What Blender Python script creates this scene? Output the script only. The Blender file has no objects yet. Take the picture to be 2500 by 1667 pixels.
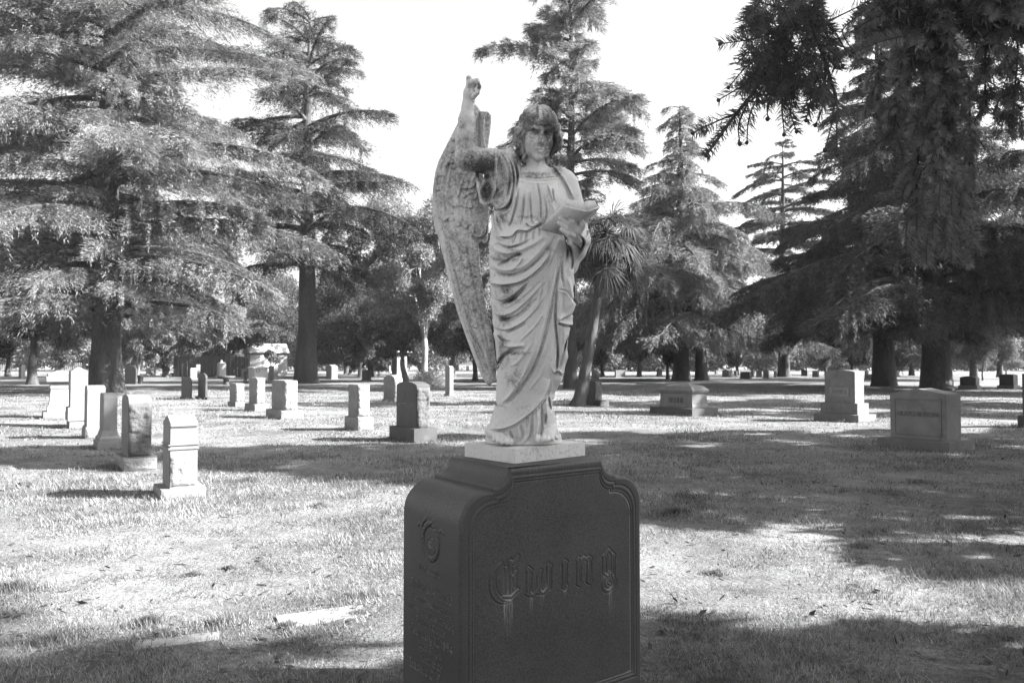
import bpy, bmesh, math, random
import numpy as np
from mathutils import Vector, Matrix, Quaternion
R = math.radians
SC = bpy.context.scene
COL = SC.collection
F = 1850.0; HZ = 890.0; EYE = 1.6
PITCH = math.atan((HZ-833.5)/F)
# ------------------------------------------------------------ camera
cd = bpy.data.cameras.new("camera"); cd.sensor_width = 36; cd.lens = F/2500*36
cd.clip_start = 0.05; cd.clip_end = 3000
cam = bpy.data.objects.new("camera", cd); COL.objects.link(cam)
cd.dof.use_dof = True; cd.dof.focus_distance = 3.5; cd.dof.aperture_fstop = 8
cam.location = (0, 0, EYE); cam.rotation_euler = (R(90)+PITCH, 0, 0)
SC.camera = cam
# ------------------------------------------------------------ sky, sun, exposure
SUN_EL, SUN_AZ = R(32), R(94)        # azimuth clockwise from +Y (the way the camera looks)
w = bpy.data.worlds.new("World"); SC.world = w; w.use_nodes = True
nt = w.node_tree; bg = nt.nodes["Background"]
sky = nt.nodes.new("ShaderNodeTexSky"); sky.sky_type = 'NISHITA'; sky.sun_disc = False
sky.sun_elevation = SUN_EL; sky.sun_rotation = SUN_AZ; sky.dust_density = 4.0; sky.air_density = 1.3
bw = nt.nodes.new("ShaderNodeRGBToBW")
nt.links.new(sky.outputs[0], bw.inputs[0]); nt.links.new(bw.outputs[0], bg.inputs[0])
bg.inputs[1].default_value = 0.066
sd = bpy.data.lights.new("sun", 'SUN'); sd.energy = 5.0; sd.angle = R(0.5); sd.color = (1, 1, 1)
sun = bpy.data.objects.new("sun", sd); COL.objects.link(sun)
SV = Vector((math.sin(SUN_AZ)*math.cos(SUN_EL), math.cos(SUN_AZ)*math.cos(SUN_EL), math.sin(SUN_EL)))
sun.rotation_euler = SV.to_track_quat('Z', 'Y').to_euler(); sun.location = (30, 0, 30)
SC.view_settings.view_transform = 'Standard'; SC.view_settings.look = 'None'
SC.view_settings.exposure = 2.86; SC.view_settings.gamma = 1
SC.render.engine = 'CYCLES'
SC.cycles.max_bounces = 6; SC.cycles.diffuse_bounces = 3; SC.cycles.transmission_bounces = 3
# ------------------------------------------------------------ camera maths
def ray(px, py):
    a = (px-1250)/F; b = (833.5-py)/F
    c, s = math.cos(PITCH), math.sin(PITCH)
    return a, c-b*s, s+b*c
def at(px, py, Y):
    a, y, z = ray(px, py); return Vector((a/y*Y, Y, EYE+z/y*Y))
def gnd(px, py, z0=0.0):
    a, y, z = ray(px, py); t = (z0-EYE)/z; return Vector((a*t, y*t, z0))
def proj(P):
    c, s = math.cos(PITCH), math.sin(PITCH)
    dz = P[2]-EYE; dep = P[1]*c+dz*s; up = dz*c-P[1]*s
    return 1250+P[0]/dep*F, 833.5-up/dep*F
# ------------------------------------------------------------ objects
def tag(o, label=None, cat=None, group=None, kind=None):
    if label: o['label'] = label
    if cat: o['category'] = cat
    if group: o['group'] = group
    if kind: o['kind'] = kind
    return o
def empty(name, loc, rz=0, label=None, cat=None, group=None):
    o = bpy.data.objects.new(name, None); COL.objects.link(o)
    o.location = loc; o.rotation_euler = (0, 0, rz); o.empty_display_size = .2
    return tag(o, label, cat, group)
def link(name, me, mat=None, parent=None):
    o = bpy.data.objects.new(name, me); COL.objects.link(o)
    if mat is not None and not me.materials: me.materials.append(mat)
    if parent is not None: o.parent = parent
    return o
def np_mesh(name, V, faces, smooth=False):
    """faces: array (n,k) or list of such arrays"""
    if not isinstance(faces, list): faces = [faces]
    faces = [np.asarray(f, dtype=np.int32) for f in faces if len(f)]
    me = bpy.data.meshes.new(name)
    V = np.asarray(V, dtype=np.float32)
    me.vertices.add(len(V)); me.vertices.foreach_set('co', V.ravel())
    nl = sum(f.size for f in faces); nf = sum(len(f) for f in faces)
    me.loops.add(nl); me.loops.foreach_set('vertex_index', np.concatenate([f.ravel() for f in faces]))
    me.polygons.add(nf)
    tot = np.concatenate([np.full(len(f), f.shape[1], dtype=np.int32) for f in faces])
    st = np.concatenate([[0], np.cumsum(tot)[:-1]]).astype(np.int32)
    me.polygons.foreach_set('loop_start', st); me.polygons.foreach_set('loop_total', tot)
    if smooth: me.polygons.foreach_set('use_smooth', np.ones(nf, dtype=bool))
    me.update(calc_edges=True)
    return me
def copy_thing(o, loc, rz, sc=1, label=None, group=None):
    c = o.copy(); COL.objects.link(c); c.location = loc; c.rotation_euler = (0, 0, rz)
    c.scale = (sc, sc, sc) if not isinstance(sc, (tuple, list)) else sc
    if label: c['label'] = label
    if group: c['group'] = group
    for ch in list(o.children):
        k = ch.copy(); COL.objects.link(k); k.parent = c
        for g in list(ch.children):
            q = g.copy(); COL.objects.link(q); q.parent = k
    return c
# ------------------------------------------------------------ materials (all grey: the photograph is black and white)
def g4(v): return (v, v, v, 1)
def mat(name, v, var=.25, scale=6, rough=.85, bump=.25, bscale=40, fine=.15, fscale=120, dist=.01, spec=.3, stretch=None, stain=None):
    m = bpy.data.materials.new(name); m.use_nodes = True; n = m.node_tree.nodes; l = m.node_tree.links
    b = n['Principled BSDF']; b.inputs['Roughness'].default_value = rough; b.inputs['Specular IOR Level'].default_value = spec
    tc = n.new('ShaderNodeTexCoord'); src = tc.outputs['Object']
    if stretch:
        mp = n.new('ShaderNodeMapping'); mp.inputs['Scale'].default_value = stretch; l.new(src, mp.inputs[0]); src = mp.outputs[0]
    n1 = n.new('ShaderNodeTexNoise'); n1.inputs['Scale'].default_value = scale; n1.inputs['Detail'].default_value = 6; l.new(src, n1.inputs['Vector'])
    n2 = n.new('ShaderNodeTexNoise'); n2.inputs['Scale'].default_value = fscale; n2.inputs['Detail'].default_value = 3; l.new(src, n2.inputs['Vector'])
    r1 = n.new('ShaderNodeMapRange'); r1.inputs[1].default_value = .3; r1.inputs[2].default_value = .7; r1.inputs[3].default_value = v*(1-var); r1.inputs[4].default_value = v*(1+var)
    l.new(n1.outputs[0], r1.inputs[0])
    r2 = n.new('ShaderNodeMapRange'); r2.inputs[1].default_value = .3; r2.inputs[2].default_value = .7; r2.inputs[3].default_value = 1-fine; r2.inputs[4].default_value = 1+fine
    l.new(n2.outputs[0], r2.inputs[0])
    mu = n.new('ShaderNodeMath'); mu.operation = 'MULTIPLY'; l.new(r1.outputs[0], mu.inputs[0]); l.new(r2.outputs[0], mu.inputs[1])
    out = mu.outputs[0]
    if stain:     # stain = (dark value, noise scale, lo, hi): patches of lichen and dirt
        n3 = n.new('ShaderNodeTexNoise'); n3.inputs['Scale'].default_value = stain[1]; n3.inputs['Detail'].default_value = 8; n3.inputs['Roughness'].default_value = .7; l.new(src, n3.inputs['Vector'])
        r3 = n.new('ShaderNodeMapRange'); r3.inputs[1].default_value = stain[2]; r3.inputs[2].default_value = stain[3]; l.new(n3.outputs[0], r3.inputs[0])
        mx = n.new('ShaderNodeMix'); l.new(r3.outputs[0], mx.inputs[0]); l.new(out, mx.inputs[2]); mx.inputs[3].default_value = stain[0]; out = mx.outputs[0]
    l.new(out, b.inputs['Base Color'])
    if bump:
        n4 = n.new('ShaderNodeTexNoise'); n4.inputs['Scale'].default_value = bscale; n4.inputs['Detail'].default_value = 5; l.new(src, n4.inputs['Vector'])
        bp = n.new('ShaderNodeBump'); bp.inputs['Strength'].default_value = bump; bp.inputs['Distance'].default_value = dist
        l.new(n4.outputs[0], bp.inputs['Height']); l.new(bp.outputs[0], b.inputs['Normal'])
    return m
def leafmat(name, v, var=.35, trans=.3, scale=.5, cl=(.75, 1.25)):
    m = bpy.data.materials.new(name); m.use_nodes = True; n = m.node_tree.nodes; l = m.node_tree.links
    n.remove(n['Principled BSDF']); out = n['Material Output']
    geo = n.new('ShaderNodeNewGeometry'); tc = n.new('ShaderNodeTexCoord')
    no = n.new('ShaderNodeTexNoise'); no.inputs['Scale'].default_value = scale; no.inputs['Detail'].default_value = 3; l.new(tc.outputs['Object'], no.inputs['Vector'])
    r1 = n.new('ShaderNodeMapRange'); r1.inputs[3].default_value = v*(1-var); r1.inputs[4].default_value = v*(1+var); l.new(geo.outputs['Random Per Island'], r1.inputs[0])
    r2 = n.new('ShaderNodeMapRange'); r2.inputs[1].default_value = .3; r2.inputs[2].default_value = .7; r2.inputs[3].default_value = cl[0]; r2.inputs[4].default_value = cl[1]; l.new(no.outputs[0], r2.inputs[0])
    mu = n.new('ShaderNodeMath'); mu.operation = 'MULTIPLY'; l.new(r1.outputs[0], mu.inputs[0]); l.new(r2.outputs[0], mu.inputs[1])
    d = n.new('ShaderNodeBsdfDiffuse'); t = n.new('ShaderNodeBsdfTranslucent'); mx = n.new('ShaderNodeMixShader'); mx.inputs[0].default_value = trans
    l.new(mu.outputs[0], d.inputs[0]); l.new(mu.outputs[0], t.inputs[0]); l.new(d.outputs[0], mx.inputs[1]); l.new(t.outputs[0], mx.inputs[2]); l.new(mx.outputs[0], out.inputs[0])
    return m
M = dict(
    bark=mat('bark_dark', .045, .35, 1.2, .95, .9, 5, .3, 14, .06, stretch=(1, 1, .25)),
    barklight=mat('bark_pale', .2, .5, 2.2, .9, .6, 8, .3, 18, .03, stretch=(1, 1, .3)),
    twig=mat('twig_bark', .045, .2, 6, .95, 0, 5, .2, 40),
    granite=mat('granite_grey', .155, .18, 3, .8, .3, 60, .25, 140, .005, stain=(.09, 4, .52, .75)),
    granite_mid=mat('granite_medium', .115, .2, 3, .75, .3, 60, .25, 140, .005, stain=(.06, 3.5, .52, .75)),
    granite_light=mat('granite_pale', .155, .1, 3, .8, .15, 90, .12, 260, .003, stain=(.09, 5, .52, .75)),
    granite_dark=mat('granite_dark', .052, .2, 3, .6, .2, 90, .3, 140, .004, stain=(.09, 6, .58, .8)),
    rock=mat('rock_faced_granite', .18, .2, 7, .9, .8, 25, .25, 120, .02),
    rock_dark=mat('rock_faced_dark_granite', .075, .25, 7, .9, .8, 25, .3, 120, .02),
    marble_old=mat('weathered_marble', .36, .12, 4, .7, .2, 60, .1, 200, .004, stain=(.25, 7, .58, .8)),
    white=mat('white_painted_stone', .42, .08, 3, .7, .1, 60, .05, 200, .003),
    concrete=mat('concrete', .22, .3, 7, .9, .3, 60, .15, 160, .004),
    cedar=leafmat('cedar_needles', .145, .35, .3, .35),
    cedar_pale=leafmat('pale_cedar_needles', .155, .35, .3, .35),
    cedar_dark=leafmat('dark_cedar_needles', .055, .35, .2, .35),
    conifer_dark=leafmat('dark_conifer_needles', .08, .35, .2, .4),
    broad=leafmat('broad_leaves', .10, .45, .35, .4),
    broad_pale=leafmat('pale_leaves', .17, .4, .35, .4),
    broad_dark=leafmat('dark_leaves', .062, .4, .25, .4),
    needle=leafmat('long_needles', .16, .3, .2, 3),
    palm=leafmat('palm_fronds', .065, .4, .3, 1),
    grass=leafmat('dry_grass', .185, .65, .35, 1.6, (.5, 1.4)),
    carpaint=mat('car_paint_pale', .6, .03, 2, .3, 0, 10, .02, 50, spec=.5),
    carpaint_dark=mat('car_paint_dark', .08, .03, 2, .3, 0, 10, .02, 50, spec=.5),
    glass=mat('car_glass', .03, .05, 2, .1, 0, 10, .02, 50, spec=.5),
    rubber=mat('rubber', .03, .1, 2, .8, 0, 10, .02, 50),
    wood=mat('fence_boards', .07, .3, 2, .9, .3, 10, .2, 40, stretch=(4, 4, .4)),
    plaster=mat('house_wall', .55, .08, 1, .9, .1, 10, .05, 40),
    roofing=mat('roof_shingles', .35, .2, 2, .9, .4, 8, .2, 20),
)
rng = np.random.default_rng(7)
# ============================================================ GROUND
def vnoise(x, y, seed=0):
    """cheap smooth 2-D value noise in [-1,1]"""
    xi = np.floor(x).astype(np.int64); yi = np.floor(y).astype(np.int64); fx = x-xi; fy = y-yi
    fx = fx*fx*(3-2*fx); fy = fy*fy*(3-2*fy)
    def h(a, b):
        n = (a*374761393+b*668265263+seed*1442695040888963) & 0x7fffffff
        n = ((n ^ (n >> 13))*1274126177) & 0x7fffffff
        return ((n ^ (n >> 16)) & 0xffff)/32767.5-1
    return (h(xi, yi)*(1-fx)+h(xi+1, yi)*fx)*(1-fy)+(h(xi, yi+1)*(1-fx)+h(xi+1, yi+1)*fx)*fy
def gz(x, y):
    x = np.asarray(x, float); y = np.asarray(y, float)
    return .035*vnoise(x*.35, y*.35, 3)+.012*vnoise(x*1.3, y*1.3, 5)
def build_ground():
    xs = np.concatenate([[-900, -300], np.linspace(-120, -14, 40), np.linspace(-13.6, 13.6, 110), np.linspace(14, 120, 40), [300, 900]])
    ys = np.concatenate([[-300, -60], np.linspace(-20, 0, 10), np.linspace(.6, 26, 120), np.linspace(27, 120, 60), [200, 400, 900, 2000]])
    X, Y = np.meshgrid(xs, ys); Z = gz(X, Y)*np.clip(1-(np.abs(Y)-60)/60, 0, 1)
    V = np.stack([X, Y, Z], -1).reshape(-1, 3); nx = len(xs); ny = len(ys)
    i = np.arange(ny-1)[:, None]*nx+np.arange(nx-1)[None]; i = i.ravel()
    me = np_mesh('ground', V, np.stack([i, i+1, i+nx+1, i+nx], -1), True)
    m = bpy.data.materials.new('lawn'); m.use_nodes = True; n = m.node_tree.nodes; l = m.node_tree.links
    b = n['Principled BSDF']; b.inputs['Roughness'].default_value = .95; b.inputs['Specular IOR Level'].default_value = .1
    tc = n.new('ShaderNodeTexCoord')
    def noise(s, d=5, st=None):
        t = n.new('ShaderNodeTexNoise'); t.inputs['Scale'].default_value = s; t.inputs['Detail'].default_value = d; t.inputs['Roughness'].default_value = .65
        src = tc.outputs['Object']
        if st:
            mp = n.new('ShaderNodeMapping'); mp.inputs['Scale'].default_value = st; l.new(src, mp.inputs[0]); src = mp.outputs[0]
        l.new(src, t.inputs['Vector']); return t.outputs[0]
    def mr(s, a, b_, c, d):
        t = n.new('ShaderNodeMapRange'); t.inputs[1].default_value = a; t.inputs[2].default_value = b_; t.inputs[3].default_value = c; t.inputs[4].default_value = d; l.new(s, t.inputs[0]); return t.outputs[0]
    def mul(a, b_):
        t = n.new('ShaderNodeMath'); t.operation = 'MULTIPLY'; l.new(a, t.inputs[0]); l.new(b_, t.inputs[1]); return t.outputs[0]
    v = mul(mr(noise(.45), .35, .65, .07, .165), mr(noise(6), .3, .7, .75, 1.25))
    v = mul(v, mr(noise(45, 4), .32, .68, .62, 1.35))
    l.new(v, b.inputs['Base Color'])
    bp = n.new('ShaderNodeBump'); bp.inputs['Strength'].default_value = .8; bp.inputs['Distance'].default_value = .03
    l.new(noise(28, 6), bp.inputs['Height']); l.new(bp.outputs[0], b.inputs['Normal'])
    tag(link('ground', me, m), kind='structure')
build_ground()
SLABS = []      # flush slabs where no grass grows: (centre x, y, half length, half width, angle)
def build_grass():
    N = 760000
    # sample in perspective: depth with density ~ 1/Y^1.6
    u = rng.random(N); y0, y1 = 2.6, 62.0; p = -.62
    Y = (u*(y1**p-y0**p)+y0**p)**(1/p)
    X = (rng.random(N)*2-1)*(Y*.74+1.2)
    den = vnoise(X*1.1, Y*1.1, 11)*.5+vnoise(X*3.7, Y*3.7, 12)*.5
    keep = rng.random(N) < np.clip(.72+.75*den+.3*vnoise(X*.5, Y*.5, 14), .06, 1)
    # not under the big monument
    ex, ey = MON_E; q = np.stack([X-MON_P[0], Y-MON_P[1]], -1); uu = q@ex; vv = q@ey
    keep &= ~((uu > -.1) & (uu < 1.1) & (vv > -.1) & (vv < .57))
    for (cx, cy, hl, hw, an) in SLABS:
        a = (X-cx)*math.cos(an)+(Y-cy)*math.sin(an); b = -(X-cx)*math.sin(an)+(Y-cy)*math.cos(an)
        keep &= ~((np.abs(a) < hl*(1+.08*vnoise(Y*9, X*9, 4))) & (np.abs(b) < hw*(1+.35*vnoise(X*7, Y*7, 5))))
    X = X[keep]; Y = Y[keep]; den = den[keep]; n = len(X)
    sc = np.clip(Y/6, .8, 9)**.36; wsc = np.clip(Y/6, .8, 9)**.95; patch = np.clip(.8+.5*vnoise(X*.7, Y*.7, 41)+.6*vnoise(X*2.6, Y*2.6, 42), .3, 1.8)
    tall = (vnoise(X*.9, Y*.9, 21) > .45)
    h = (.016+.034*rng.random(n)**2)*sc*np.clip((66-Y)/30, .3, 1)*patch*(1+.5*tall)
    wd = (.0022+.002*rng.random(n))*wsc
    # dark clumps of longer grass
    cl = [(35, 1430, .30), (545, 1520, .26), (900, 1460, .17), (360, 1517, .18), (130, 1560, .25), (400, 1545, .12), (700, 1530, .1), (470, 1395, .08), (780, 1240, .2), (740, 1120, .4), (600, 1180, .25), (1650, 1250, .25), (1750, 1400, .12), (1900, 1215, .2), (2100, 1330, .15), (2250, 1180, .3), (880, 1500, .1), (560, 1380, .07)]
    az = rng.random(n)*2*np.pi; lean = .35+1.0*rng.random(n)
    dx = np.cos(az); dy = np.sin(az)
    Zb = gz(X, Y)
    B = np.stack([X, Y, Zb-.004], -1); T = B+np.stack([dx*h*lean, dy*h*lean, h], -1)
    S = np.stack([-dy*wd, dx*wd, np.zeros(n)], -1)
    V = np.stack([B-S, B+S, T], 1).reshape(-1, 3)
    Vs = [V]
    for (px, py, r) in cl:
        g = gnd(px, py); k = int(900*(.5+r*3))
        a = rng.random(k)*6.283; rr = r*.75*np.abs(rng.normal(size=k))*(.6+.5*vnoise(np.cos(a)*1.7+px, np.sin(a)*1.7, 8)); x = g.x+rr*np.cos(a)*1.3; y = g.y+rr*np.sin(a)
        hh = (.02+.07*rng.random(k))*np.exp(-rr/r*.6)*min(1, .4+r*2.5); az = rng.random(k)*6.283; le = .3+.7*rng.random(k); w = .003
        b = np.stack([x, y, gz(x, y)-.004], -1); t = b+np.stack([np.cos(az)*hh*le, np.sin(az)*hh*le, hh], -1); s = np.stack([-np.sin(az)*w, np.cos(az)*w, 0*az], -1)
        Vs.append(np.stack([b-s, b+s, t], 1).reshape(-1, 3))
    # longer blades round the foot of the stones
    for (x0, y0_, rad, d) in STONE_FEET:
        k = int(500*min(1.5, 10/d)); a = rng.random(k)*6.283; rr = rad*(.85+.45*rng.random(k))
        x = x0+rr*np.cos(a); y = y0_+rr*np.sin(a); s_ = (d/7)**.5
        hh = (.03+.06*rng.random(k)**2)*s_; az = rng.random(k)*6.283; le = .2+.7*rng.random(k); w = .003*s_
        b = np.stack([x, y, gz(x, y)-.004], -1); t = b+np.stack([np.cos(az)*hh*le, np.sin(az)*hh*le, hh], -1); s = np.stack([-np.sin(az)*w, np.cos(az)*w, 0*az], -1)
        Vs.append(np.stack([b-s, b+s, t], 1).reshape(-1, 3))
    V = np.concatenate(Vs)
    me = np_mesh('grass', V, np.arange(len(V)).reshape(-1, 3))
    tag(link('grass', me, M['grass']), 'short dry bleached grass growing over the whole lawn', 'grass', kind='stuff')
def leaf_litter():
    n = 2600; Y = 3.8+14*rng.random(n)**1.5; X = (rng.random(n)*2-1)*(Y*.72+.6)
    Z = gz(X, Y)+.012+.02*rng.random(n); P = np.stack([X, Y, Z], -1); D = nrm(rng.normal(size=(n, 3))*np.array([1, 1, .25])); S = nrm(np.cross(D, rng.normal(size=(n, 3))*.3+[0, 0, 1]))
    L = (.018+.03*rng.random(n))[:, None]; W = L*(.12+.35*rng.random((n, 1)))
    V = np.stack([P-D*L, P+S*W, P+D*L, P-S*W], 1).reshape(-1, 3); me = np_mesh('leaf_litter', V, np.arange(4*n).reshape(-1, 4))
    tag(link('leaf_litter', me, M['bark']), 'fallen leaves and twigs scattered over the near lawn', 'leaf litter', kind='stuff')
STONE_FEET = []
# ============================================================ TREES
def frames(P):
    T = np.gradient(P, axis=0); T /= np.linalg.norm(T, axis=1)[:, None]+1e-9
    up = np.array([0, 0, 1.0]) if abs(T[0, 2]) < .8 else np.array([1.0, 0, 0])
    A = np.cross(T, up); A /= np.linalg.norm(A, axis=1)[:, None]+1e-9
    return A, np.cross(T, A)
class Tubes:
    def __init__(s): s.V = []; s.Fq = []; s.n = 0
    def add(s, P, r, k=6, rough=0):
        P = np.asarray(P, float); r = np.broadcast_to(np.asarray(r, float), (len(P),))
        A, B = frames(P); th = np.arange(k)/k*2*np.pi
        rr = r[:, None]*(1+(rough*(rng.random((len(P), k))-.5) if rough else 0))
        V = P[:, None]+A[:, None]*(np.cos(th)[None]*rr)[..., None]+B[:, None]*(np.sin(th)[None]*rr)[..., None]
        m = len(P); i = (np.arange(m-1)[:, None]*k+np.arange(k)[None]); j = (np.arange(m-1)[:, None]*k+(np.arange(k)+1)[None] % k)
        s.Fq.append(np.stack([i, j, j+k, i+k], -1).reshape(-1, 4)+s.n)
        s.V.append(V.reshape(-1, 3)); s.n += m*k
    def mesh(s, name): return np_mesh(name, np.concatenate(s.V), np.concatenate(s.Fq), True)
def nrm(a): return a/(np.linalg.norm(a, axis=-1, keepdims=True)+1e-9)
def leaf_tris(P, D, L, W):
    """thin triangles from P along D"""
    n = len(P); side = nrm(np.cross(D, rng.normal(size=(n, 3))))
    L = np.broadcast_to(L, (n,))[:, None]; W = np.broadcast_to(W, (n,))[:, None]
    return np.stack([P-side*W*.5, P+side*W*.5, P+D*L], 1).reshape(-1, 3)
def trunk_pts(H, lean=(0, 0), wob=.15, m=14):
    t = np.linspace(0, 1, m); P = np.stack([lean[0]*t+wob*np.sin(t*7+rng.random()*6)*t, lean[1]*t+wob*np.cos(t*5+rng.random()*6)*t, H*t-.15], -1); return P
def conifer(H, r0, zb, prof, nb, nleaf, rise=.25, droop=.35, ll=.22, lw=.05, tw=.34, pend=.35, flare=1.5, lean=(0, 0), tiers=0, sub=26, azlim=None, bare=.12, irr=.62, zmin=None):
    global rng
    rng = np.random.default_rng(int(H*1000+r0*777+nb*31))
    tb = Tubes(); P = trunk_pts(H, lean)
    t = np.linspace(0, 1, len(P)); rad = r0*(1-t)**.8+.03; rad[0] = r0*flare; rad[1] = r0*1.02
    P2 = np.insert(P, 1, P[0]*.75+P[1]*.25, axis=0); rad2 = np.insert(rad, 1, r0*1.18)
    tb.add(P2, rad2, 14, .12)
    org = []; dirs = []; lens = []; bl = []
    ga = rng.random()*6
    for i in range(nb):
        u = (i+rng.random()*.8)/nb
        if tiers: u = (math.floor(u*tiers)+.5+rng.normal()*.22)/tiers
        u = min(max(u, 0), .985); z = zb+(H-zb)*u
        az = ga+i*2.39996+rng.normal()*.25
        if azlim is not None: az = azlim[0]+(azlim[1]-azlim[0])*rng.random()
        L = prof(z)*(irr+(1.12-irr)*rng.random())
        if L < .4: L = .4
        o = np.array([np.interp(z, P[:, 2], P[:, 0]), np.interp(z, P[:, 2], P[:, 1]), z])
        d = np.array([math.cos(az), math.sin(az), 0]); q = np.array([-d[1], d[0], 0])
        s = np.linspace(0, 1, 8); rs = rise*(.2+1.6*rng.random())+.7*u*rise; dr = droop*(.6+.8*rng.random()); sw = rng.normal()*.12
        B = o+d*(L*s)[:, None]+q*(sw*L*s*s)[:, None]+np.array([0, 0, 1.])*(L*(rs*s-dr*s**2.2))[:, None]
        if zmin is not None: B[:, 2] = np.where(B[:, 2] < zmin+.5, zmin+.5-(zmin+.5-B[:, 2])*.32, B[:, 2])
        br = min(r0*.28, .02*L+.02); tb.add(B, br*(1-s)**.8+.012, 5)
        # twigs in two ranks
        K = max(8, int(L*sub/6)); ts = bare+(1-bare)*np.sort(rng.random(K)); idx = ts*7; i0 = np.clip(idx.astype(int), 0, 6); f = (idx-i0)[:, None]
        bp = B[i0]*(1-f)+B[i0+1]*f; tg = nrm(B[i0+1]-B[i0]); sg = np.where(rng.random(K) < .5, -1, 1)[:, None]
        td = nrm(tg*(.55+.6*rng.random((K, 1)))+q*sg*(.5+.7*rng.random((K, 1)))+np.array([0, 0, 1.])*(rng.normal(size=(K, 1))*.12))
        tl = L*tw*(1-.65*ts)*(.5+.8*rng.random(K))+.25
        org.append(bp); dirs.append(td); lens.append(tl)
        org.append(B[i0]*(1-f)+B[i0+1]*f); dirs.append(tg); lens.append(np.full(K, L*.12+.1))
    O = np.concatenate(org); D = np.concatenate(dirs); Ln = np.concatenate(lens)
    pr = Ln/Ln.sum(); k = rng.choice(len(O), nleaf, p=pr); s = rng.random(nleaf)**.8
    tl = (s*Ln[k])[:, None]
    hang = (pend*rng.random(nleaf)**2*(.25+.5*Ln[k]))[:, None]
    Pp = O[k]+D[k]*tl+np.array([0, 0, -1.])*(.22*tl*tl/np.maximum(Ln[k][:, None], .3)+hang)+rng.normal(size=(nleaf, 3))*np.array([.05, .05, .035])
    Dl = nrm(D[k]*.9+rng.normal(size=(nleaf, 3))*np.array([.42, .42, .24])+np.array([0, 0, -1.])*(hang*1.0))
    if zmin is not None:
        kk = Pp[:, 2] > zmin-.5+.6*rng.random(nleaf)**2+1.3*vnoise(Pp[:, 0]*.45, Pp[:, 1]*.45, 31)+.5*vnoise(Pp[:, 0]*1.6, Pp[:, 1]*1.6, 32); Pp = Pp[kk]; Dl = Dl[kk]; nleaf = len(Pp)
    V = leaf_tris(Pp, Dl, ll*(.5+rng.random(nleaf)), lw*(.6+.8*rng.random(nleaf)))
    return tb.mesh('trunk'), np_mesh('crown', V, np.arange(len(V)).reshape(-1, 3))
def broadleaf(H, r0, zb, Rw, nclump, nleaf, ll=.2, lw=.12, forks=4, weep=0, crad=.9, lean=(0, 0), flat=1.0):
    global rng
    rng = np.random.default_rng(int(H*1000+r0*777+nclump*31))
    tb = Tubes(); zf = zb*.75; P = trunk_pts(zf+.3, lean, .08, 6)
    tb.add(P, np.linspace(r0*1.0, r0*.75, 6)*np.array([1.5, 1.1, 1, 1, 1, 1]), 10, .15)
    top = P[-1]; C = []
    cz = (H+zb)/2
    for i in range(nclump):
        while True:
            v = rng.normal(size=3); v /= np.linalg.norm(v); rr = (.45+.55*rng.random()**.5)
            c = np.array([lean[0]+v[0]*Rw*rr, lean[1]+v[1]*Rw*rr, cz+v[2]*(H-zb)/2*rr*flat])
            if c[2] > zb*.7: break
        C.append(c)
    C = np.array(C)
    mains = []
    for i in range(forks):
        a = i/forks*6.283+rng.random(); e = np.array([lean[0]+math.cos(a)*Rw*.45, lean[1]+math.sin(a)*Rw*.45, zb+(H-zb)*(.35+.3*rng.random())])
        s = np.linspace(0, 1, 7)[:, None]; B = top+(e-top)*s+np.array([0, 0, 1.])*(np.sin(s*3.14)*.08*H)+rng.normal(size=(7, 3))*.08*s
        tb.add(B, r0*.55*(1-s[:, 0]*.75), 6); mains.append(B)
    MB = np.concatenate(mains)
    for c in C:
        j = np.argmin(np.linalg.norm(MB-c, axis=1)+rng.random(len(MB))*.8); s = np.linspace(0, 1, 6)[:, None]; b = MB[j]
        B = b+(c-b)*s+np.array([0, 0, 1.])*np.sin(s*3.14)*.12*np.linalg.norm(c-b)
        tb.add(B, r0*.2*(1-s[:, 0]*.85), 4)
    k = rng.integers(0, nclump, nleaf); cr = crad*(.6+.8*rng.random(nclump))[k][:, None]
    g = rng.normal(size=(nleaf, 3)); g = nrm(g)*rng.random((nleaf, 1))**.45
    Pp = C[k]+g*cr*np.array([1, 1, .7])
    if weep: Pp[:, 2] -= weep*rng.random(nleaf)**2
    Dl = nrm(rng.normal(size=(nleaf, 3))+np.array([0, 0, -1.])*(.3+weep))
    V = leaf_tris(Pp, Dl, ll*(.5+rng.random(nleaf)), lw*(.6+.8*rng.random(nleaf)))
    return tb.mesh('trunk'), np_mesh('crown', V, np.arange(len(V)).reshape(-1, 3))
def tree(name, meshes, loc, label, leaf, bark='bark', cat='tree', group=None, rz=0, sc=1):
    e = empty(name, loc, rz, label, cat, group); e.scale = (sc, sc, sc)
    link('trunk', meshes[0], M[bark], e); link('crown', meshes[1], M[leaf], e)
    return e
def base(px, py): g = gnd(px, py); return (g.x, g.y, 0)

# the great cedar on the left
def pf1(z): return float(np.interp(z, [3, 5, 9, 15, 21, 26, 32], [10.0, 11.5, 12.4, 12.4, 9.8, 7.4, 1.5]))
tree('cedar_tree', conifer(32, .8, 4.3, pf1, 130, 800000, irr=.4, rise=.14, droop=.30, ll=.24, lw=.040, tw=.30, pend=.6, sub=44, zmin=3.4), base(258, 957),
     'huge sunlit cedar with thick leaning trunk behind the row of pale stones', 'cedar', rz=1.0)
# tall open cedar with layered branches
def pf2(z): return float(np.interp(z, [8, 12, 18, 24, 29, 33], [6, 9.8, 9.6, 8.0, 5.6, 4.4]))
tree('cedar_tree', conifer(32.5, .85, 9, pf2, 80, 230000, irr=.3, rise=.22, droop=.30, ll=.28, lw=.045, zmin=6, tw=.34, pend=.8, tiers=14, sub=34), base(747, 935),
     'tall dark cedar with bare lower trunk and open layered branches left of the statue', 'cedar_dark', rz=.4)
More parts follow.
